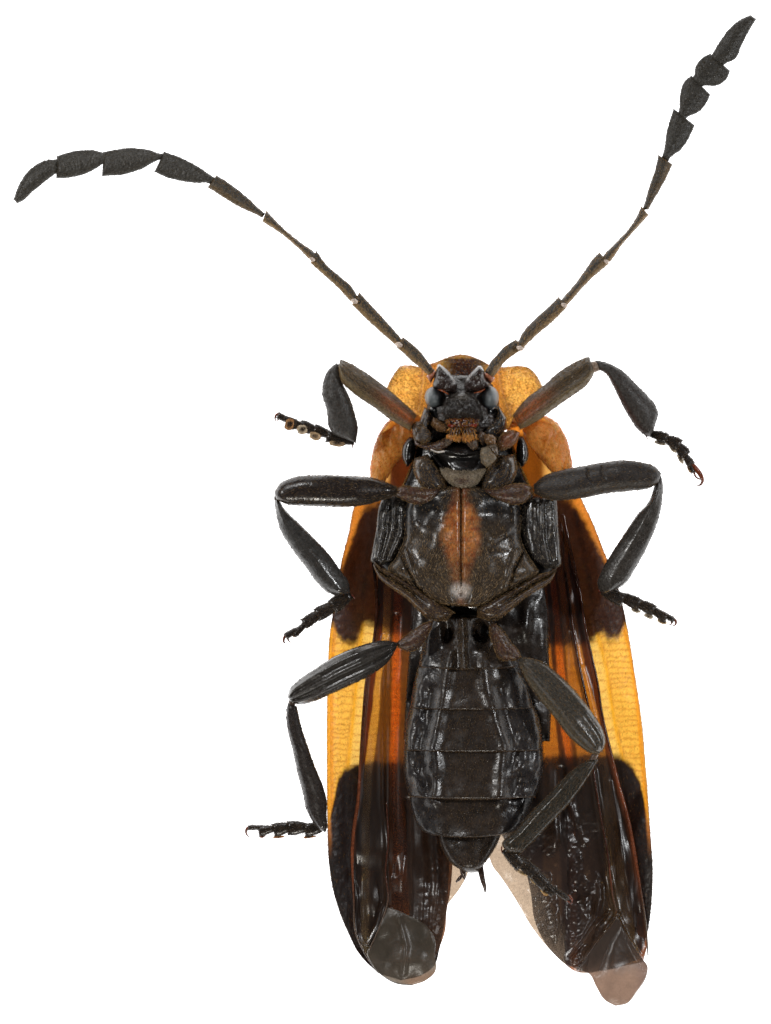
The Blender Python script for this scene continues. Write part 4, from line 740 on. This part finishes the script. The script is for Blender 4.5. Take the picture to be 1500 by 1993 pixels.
# ------------------------------------------------------------------ head
def hdc(X, Y, u, v): return mixc(S(44, 36, 32), S(66, 56, 50), np.clip(fbm(X/6, Y/6, 3)*2+.3, 0, 1))
head = loft("head", [(862, 730), (846, 748), (832, 772), (830, 800), (822, 830), (835, 856)], [(942, 730), (956, 748), (968, 772), (972, 800), (985, 830), (968, 852)], 1.3, 0.55, 0.45, beetle, M_ROUGH, hdc, step=2, cap=(0.35, 0.3), p=0.75,
     feat=lambda X, Y, u, v: -blob(X, Y, 900, 742, 16, 20, 0.25)+fbm(X/8, Y/8, 3, 2)*0.06)
fr = loft("face", [(896, 762), (878, 772), (866, 788), (862, 806), (872, 820)], [(903, 762), (920, 772), (932, 788), (936, 806), (928, 820)], 1.85, 0.34, 0.3, head, M_ROUGH, lambda X, Y, u, v: mixc(S(36, 31, 29), S(84, 74, 62), blob(X, Y, 899, 772, 16, 8, 1.)*.6), step=1.8, cap=(0.5, 0.3), p=0.8,
     feat=lambda X, Y, u, v: fbm(X/5, Y/5, 4)*0.10-blob(X, Y, 899, 812, 22, 5, 0.12))
lb = loft("upper_lip", [(871, 812), (868, 822), (876, 834)], [(930, 812), (930, 824), (922, 834)], 1.9, 0.20, 0.2, head, M_GLOSS, lambda X, Y, u, v: mixc(S(84, 32, 20), S(30, 24, 22), np.clip(fbm(X/4, Y/4, 5)*3+.5, 0, 1)), step=1.6, cap=(0.3, 0.3), feat=lambda X, Y, u, v: fbm(X/4, Y/4, 6)*0.12)
m1 = loft("mouth_brush", [(878, 826), (872, 840), (871, 850), (880, 853)], [(898, 828), (897, 845), (894, 855), (888, 853)], 1.95, 0.18, 0.15, head, M_ROUGH, mott(S(62, 38, 20), 3, 1.2), step=1.5, cap=(0.4, 0.4), feat=lambda X, Y, u, v: 0.06*np.cos(u*30))
m2 = loft("mouth_brush", [(899, 828), (898, 842), (902, 855), (912, 857)], [(920, 826), (925, 840), (928, 850), (920, 856)], 1.95, 0.18, 0.15, head, M_ROUGH, mott(S(62, 38, 20), 3, 1.2), step=1.5, cap=(0.4, 0.4), feat=lambda X, Y, u, v: 0.06*np.cos(u*30))
for pts in ([(873, 827, 2.0, 3), (880, 830, 2.05, 3.6), (888, 828, 2.05, 2)], [(927, 827, 2.0, 3), (919, 829, 2.05, 3.6), (911, 827, 2.05, 2)]):
    tube("jaw", pts, head, M_GLOSS, S(120, 36, 20), n=10, step=2)
for L, R, c in (([(852, 709), (848, 722), (845, 736), (842, 750), (864, 761)], [(856, 709), (868, 718), (880, 732), (890, 752), (886, 766)], 0),
                ([(936, 712), (942, 722), (945, 736), (953, 747), (932, 761)], [(930, 712), (920, 722), (911, 732), (903, 752), (906, 764)], 1)):
    sk = loft("antenna_socket", L, R, 1.75, 0.30, 0.3, head, M_ROUGH, lambda X, Y, u, v: mixc(S(46, 34, 31), S(70, 58, 50), np.clip(fbm(X/5, Y/5, 3)*2, 0, 1)), step=1.8, cap=(0.35, 0.35), feat=lambda X, Y, u, v: fbm(X/8, Y/8, 3, 2)*0.08)
for pts in ([(852, 758, 1.86, .8), (862, 761, 1.92, 1.9), (873, 768, 1.92, .8)], [(944, 757, 1.86, .8), (934, 762, 1.92, 1.9), (922, 765, 1.92, .8)]):
    tube("socket_rim", pts, head, M_ROUGH, S(150, 74, 36), n=8, step=3)
# eyes
def eye(cx, cy, rx, ry, s):
    th = np.linspace(0, 2*math.pi, 48, endpoint=False); ph = np.linspace(0, math.pi*0.5, 20)
    V = []; 
    for p_ in ph[::-1]:
        for t in th: V.append((cx+rx*math.sin(p_)*math.cos(t), cy+ry*math.sin(p_)*math.sin(t), 1.66+0.34*math.cos(p_)))
    V = np.array(V); W = world(V[:, 0], V[:, 1], V[:, 2]); n = 48
    F = [(i*n+j, i*n+(j+1) % n, (i+1)*n+(j+1) % n, (i+1)*n+j) for i in range(19) for j in range(n)]
    F = [f[::-1] for f in F]
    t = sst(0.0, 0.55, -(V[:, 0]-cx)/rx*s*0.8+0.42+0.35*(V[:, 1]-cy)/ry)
    c = mixc(S(20, 22, 24), S(90, 97, 100), t*(0.75+0.25*sst(-1, 1, (V[:, 1]-cy)/ry)))  # grey gradient paints in the eye's highlight
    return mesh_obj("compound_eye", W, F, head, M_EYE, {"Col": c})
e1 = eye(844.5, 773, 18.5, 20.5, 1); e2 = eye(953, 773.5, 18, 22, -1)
for L, R in (([(834, 790), (836, 806), (844, 822)], [(856, 786), (862, 804), (864, 820)]), ([(940, 786), (938, 804), (938, 820)], [(966, 790), (964, 806), (952, 824)])):
    loft("eye_lobe", L, R, 1.5, 0.24, 0.2, head, M_GLOSS, S(16, 15, 16), step=2, cap=(0.4, 0.4))
# cheeks, palps
cp = [("cheek", [(826, 792), (818, 815), (812, 838)], [(836, 800), (838, 822), (834, 846)], 1.62, .24, M_ROUGH, S(60, 52, 48)),
      ("cheek", [(970, 790), (966, 812), (944, 834), (936, 846)], [(986, 812), (984, 830), (966, 850), (948, 862)], 1.6, .26, M_GLOSS, S(44, 42, 42)),
      ("palp_segment", [(843, 812), (860, 822), (874, 832)], [(838, 826), (850, 838), (872, 842)], 1.85, .15, M_BLACK, S(92, 66, 42)),
      ("palp_segment", [(812, 838), (824, 830), (838, 842)], [(808, 856), (822, 862), (838, 856)], 1.98, .18, M_MATTE, S(66, 56, 48)),
      ("palp_segment", [(806, 856), (822, 864), (842, 862), (868, 852)], [(808, 866), (830, 875), (856, 878), (870, 870)], 1.88, .16, M_ROUGH, S(62, 44, 40)),
      ("palp_segment", [(866, 856), (876, 850), (888, 848)], [(862, 870), (872, 868), (884, 856)], 2.0, .07, M_BLACK, S(74, 62, 52)),
      ("palp_segment", [(906, 856), (920, 852), (930, 850)], [(910, 868), (922, 876), (930, 872)], 2.0, .09, M_BLACK, S(84, 70, 58)),
      ("palp_segment", [(936, 838), (944, 844), (948, 858)], [(928, 848), (934, 860), (940, 868)], 2.0, .12, M_BLACK, S(72, 58, 48)),
      ("palp_segment", [(940, 846), (956, 846), (966, 852)], [(944, 862), (952, 868), (964, 866)], 2.1, .12, M_ROUGH, S(104, 76, 50)),
      ("palp_segment", [(962, 858), (968, 872), (970, 886)], [(946, 868), (950, 880), (958, 890)], 2.08, .13, M_BLACK, S(86, 74, 62)),
      ("palp_segment", [(936, 872), (934, 888), (938, 902), (947, 910)], [(950, 868), (958, 880), (966, 890), (954, 906)], 2.2, .14, M_MATTE, S(110, 98, 80)),
      ("palp_glint", [(836, 872), (852, 878), (864, 876)], [(838, 876), (852, 882), (866, 880)], 1.98, .05, M_GLOSS, S(220, 214, 208))]  # last entry: white glint on the palp edge, built as a pale sliver
hh_ = []
for nm, L, R, z, t, mt, c in cp:
    o = loft(nm, L, R, z, t, t, head, mt, mott(c, 5, .4), step=1.7, cap=(0.4, 0.4), feat=lambda X, Y, u, v: fbm(X/6, Y/6, 3)*0.05)
    hh_.append((o, 0.06, 4.5, .6, 20, .2, GOLD, None, .3, 4))
hairs("fine_hairs", hh_+[(fr, 0.16, 7, .8, 30, .3, S(74, 66, 58)), (head, 0.14, 5, .7, 25, .3, DHAIR), (lb, 0.12, 6, 1.2, 35, .4, S(200, 140, 70)), (m1, 0.22, 9, 1.5, 30, .3, S(225, 165, 85), lambda x, y: 0.12+0.88*(y > 845), 0.9, 8), (m2, 0.22, 9, 1.5, 30, .3, S(225, 165, 85), lambda x, y: 0.12+0.88*(y > 845), 0.9, 8)], head, M_HAIR)

# ------------------------------------------------------------------ antennae
def antenna(base, segments, label, mem):
    b = loft("antenna", base[0], base[1], 1.72, 0.12, 0.12, beetle, M_ROUGH, mott(S(172, 104, 74), 4), step=1.6, cap=(0.2, 0.2)); b['label'] = label
    hi = []
    for k, (L, R) in enumerate(segments):
        A0, B0 = np.array(L[0], float), np.array(R[0], float); mid = (A0+B0)/2
        if np.hypot(*(A0-B0)) < 15:                       # slender bases stay a little stouter at the joint
            A0 = mid+(A0-mid)*1.2; B0 = mid+(B0-mid)*1.2; L = [tuple(A0)]+list(L[1:]); R = [tuple(B0)]+list(R[1:])
        dd = mid-(np.array(L[1])+np.array(R[1]))/2.0; dd = dd/np.linalg.norm(dd); sh_ = 0.9
        ext = 9.0
        L = [tuple(mid+(A0-mid)*sh_+dd*ext)]+list(L); R = [tuple(mid+(B0-mid)*sh_+dd*ext)]+list(R)
        z = 1.72-0.09*k; w0 = np.linalg.norm(np.array(L[len(L)//2])-np.array(R[len(R)//2]))/100
        t = min(0.11, w0*0.5) if k > 3 else w0*0.42
        g = 1.0 if k < 4 else (0.4 if k == 4 else 0.0)
        def ac(X, Y, u, v, g=g): return mixc(S(58, 55, 50), S(140, 112, 70), sst(0.42, 0.85, u)*g*(0.8+.4*fbm(X/5, Y/5, 3)))  # golden half: hair colour with the backlight's glow painted in
        o = loft("antenna_segment", L, R, [z, z-0.08], t, t, b, M_MATTE, ac, step=1.8, cap=(0.25, 0.12), p=0.9, rough=0.8, feat=lambda X, Y, u, v: fbm(X/3, Y/3, 5)*0.02)
        hi.append((o, 0.20, 5, .8, 12, .16, mixc(DHAIR, GOLD, .25+g*.6) if k < 5 else S(88, 78, 62), None, .8, 4))
    for x, y, r, k in mem:
        tube("joint_membrane", [(x-r*.9, y-r*.3, 1.80-.1*k, r*.7), (x, y, 1.84-.1*k, r), (x+r*.9, y+r*.3, 1.80-.1*k, r*.7)], b, M_MATTE, PALE, n=10, step=2)
    hairs("fine_hairs", hi, b, M_HAIR)
antenna(([(850, 728), (844, 736), (838, 746)], [(846, 720), (836, 726), (829, 732)]), [
    ([(842, 717), (826, 695), (809, 676), (784, 656)], [(831, 728), (817, 715), (802, 704), (786, 688), (771, 676)]),
    ([(779, 659), (764, 640), (748.6, 623), (723, 595), (699, 569)], [(769, 669), (743.5, 648.6), (713, 621), (685, 593)]),
    ([(693, 575), (683, 557), (660, 537), (637, 517), (615.5, 488)], [(683, 585), (657, 560), (632, 537), (604, 512)]),
    ([(609, 491), (585, 472), (561, 453), (533, 426), (518, 410)], [(604, 504), (578, 481), (551, 458), (510, 431)]),
    ([(508, 411), (485, 388), (451, 360.5), (421, 341)], [(503, 419), (464.5, 402), (430, 381), (404, 364)]),
    ([(414, 345), (381, 322), (347, 305), (319, 295)], [(404, 355), (385, 356), (364, 354), (329, 347), (300, 334.5)]),
    ([(312, 300), (295, 293), (260, 288), (225, 291), (201, 296)], [(307, 311), (277, 328), (243, 339), (198, 343)]),
    ([(205, 297), (180, 292), (166, 292), (139, 295), (110, 304)], [(202, 318), (185, 329), (166, 338), (139, 345), (109, 347)]),
    ([(107, 310), (92, 311), (76, 317), (52, 336), (38, 357), (26, 388)], [(104, 341), (83, 357), (62, 374), (45, 390), (33, 396)])],
    "left antenna sweeping out and curving down to a broad saw-toothed end", [(776, 671, 5, 0), (690, 586, 4.6, 1), (607, 505, 4, 2), ])
antenna(([(938, 730), (946, 738), (954, 748)], [(944, 724), (956, 730), (964, 736)]), [
    ([(947, 718), (955, 704), (967, 690.5), (985, 672), (1003.5, 661)], [(960, 733.6), (981, 706), (1003.5, 688), (1021.6, 677)]),
    ([(1008, 668), (1017, 647.5), (1042, 620), (1067, 597.6), (1087, 578)], [(1021.6, 672), (1046.5, 650), (1076, 625), (1104, 597.6)]),
    ([(1094, 584), (1112, 561), (1139.5, 525), (1152, 506), (1166.7, 491)], [(1105.5, 590), (1132.7, 561), (1157.6, 536), (1185, 513)]),
    ([(1174.6, 499), (1196, 475), (1223, 446), (1239, 421), (1248, 401.5)], [(1187, 507), (1207.5, 480), (1237, 446), (1262, 418.5)]),
    ([(1254, 400), (1264, 362), (1275, 329), (1281, 301)], [(1265, 400), (1283, 371), (1298, 343), (1308.5, 320)]),
    ([(1290.6, 297), (1298, 253), (1310.6, 211)], [(1304, 308), (1325, 291), (1342, 265.5), (1352, 244)]),
    ([(1320, 217), (1323, 185), (1332, 158), (1345, 147)], [(1334, 231), (1363, 215), (1376, 198), (1382, 184)]),
    ([(1348.5, 149), (1355, 126), (1367.5, 112), (1382, 104)], [(1367.5, 168), (1395, 166.5), (1412, 156), (1421, 138)]),
    ([(1385, 107), (1401, 80), (1420, 55), (1441, 38), (1460, 29.5)], [(1410, 125), (1431, 114), (1443, 88.5), (1458, 59), (1472, 37)])],
    "right antenna reaching up to the top corner, tip segments overlapping like teeth", [(1012, 678, 5, 0), (1098, 594, 4.4, 1), (1180, 509, 3.6, 2)])

for o in list(SC.objects):
    if '_o' in o: del o['_o']
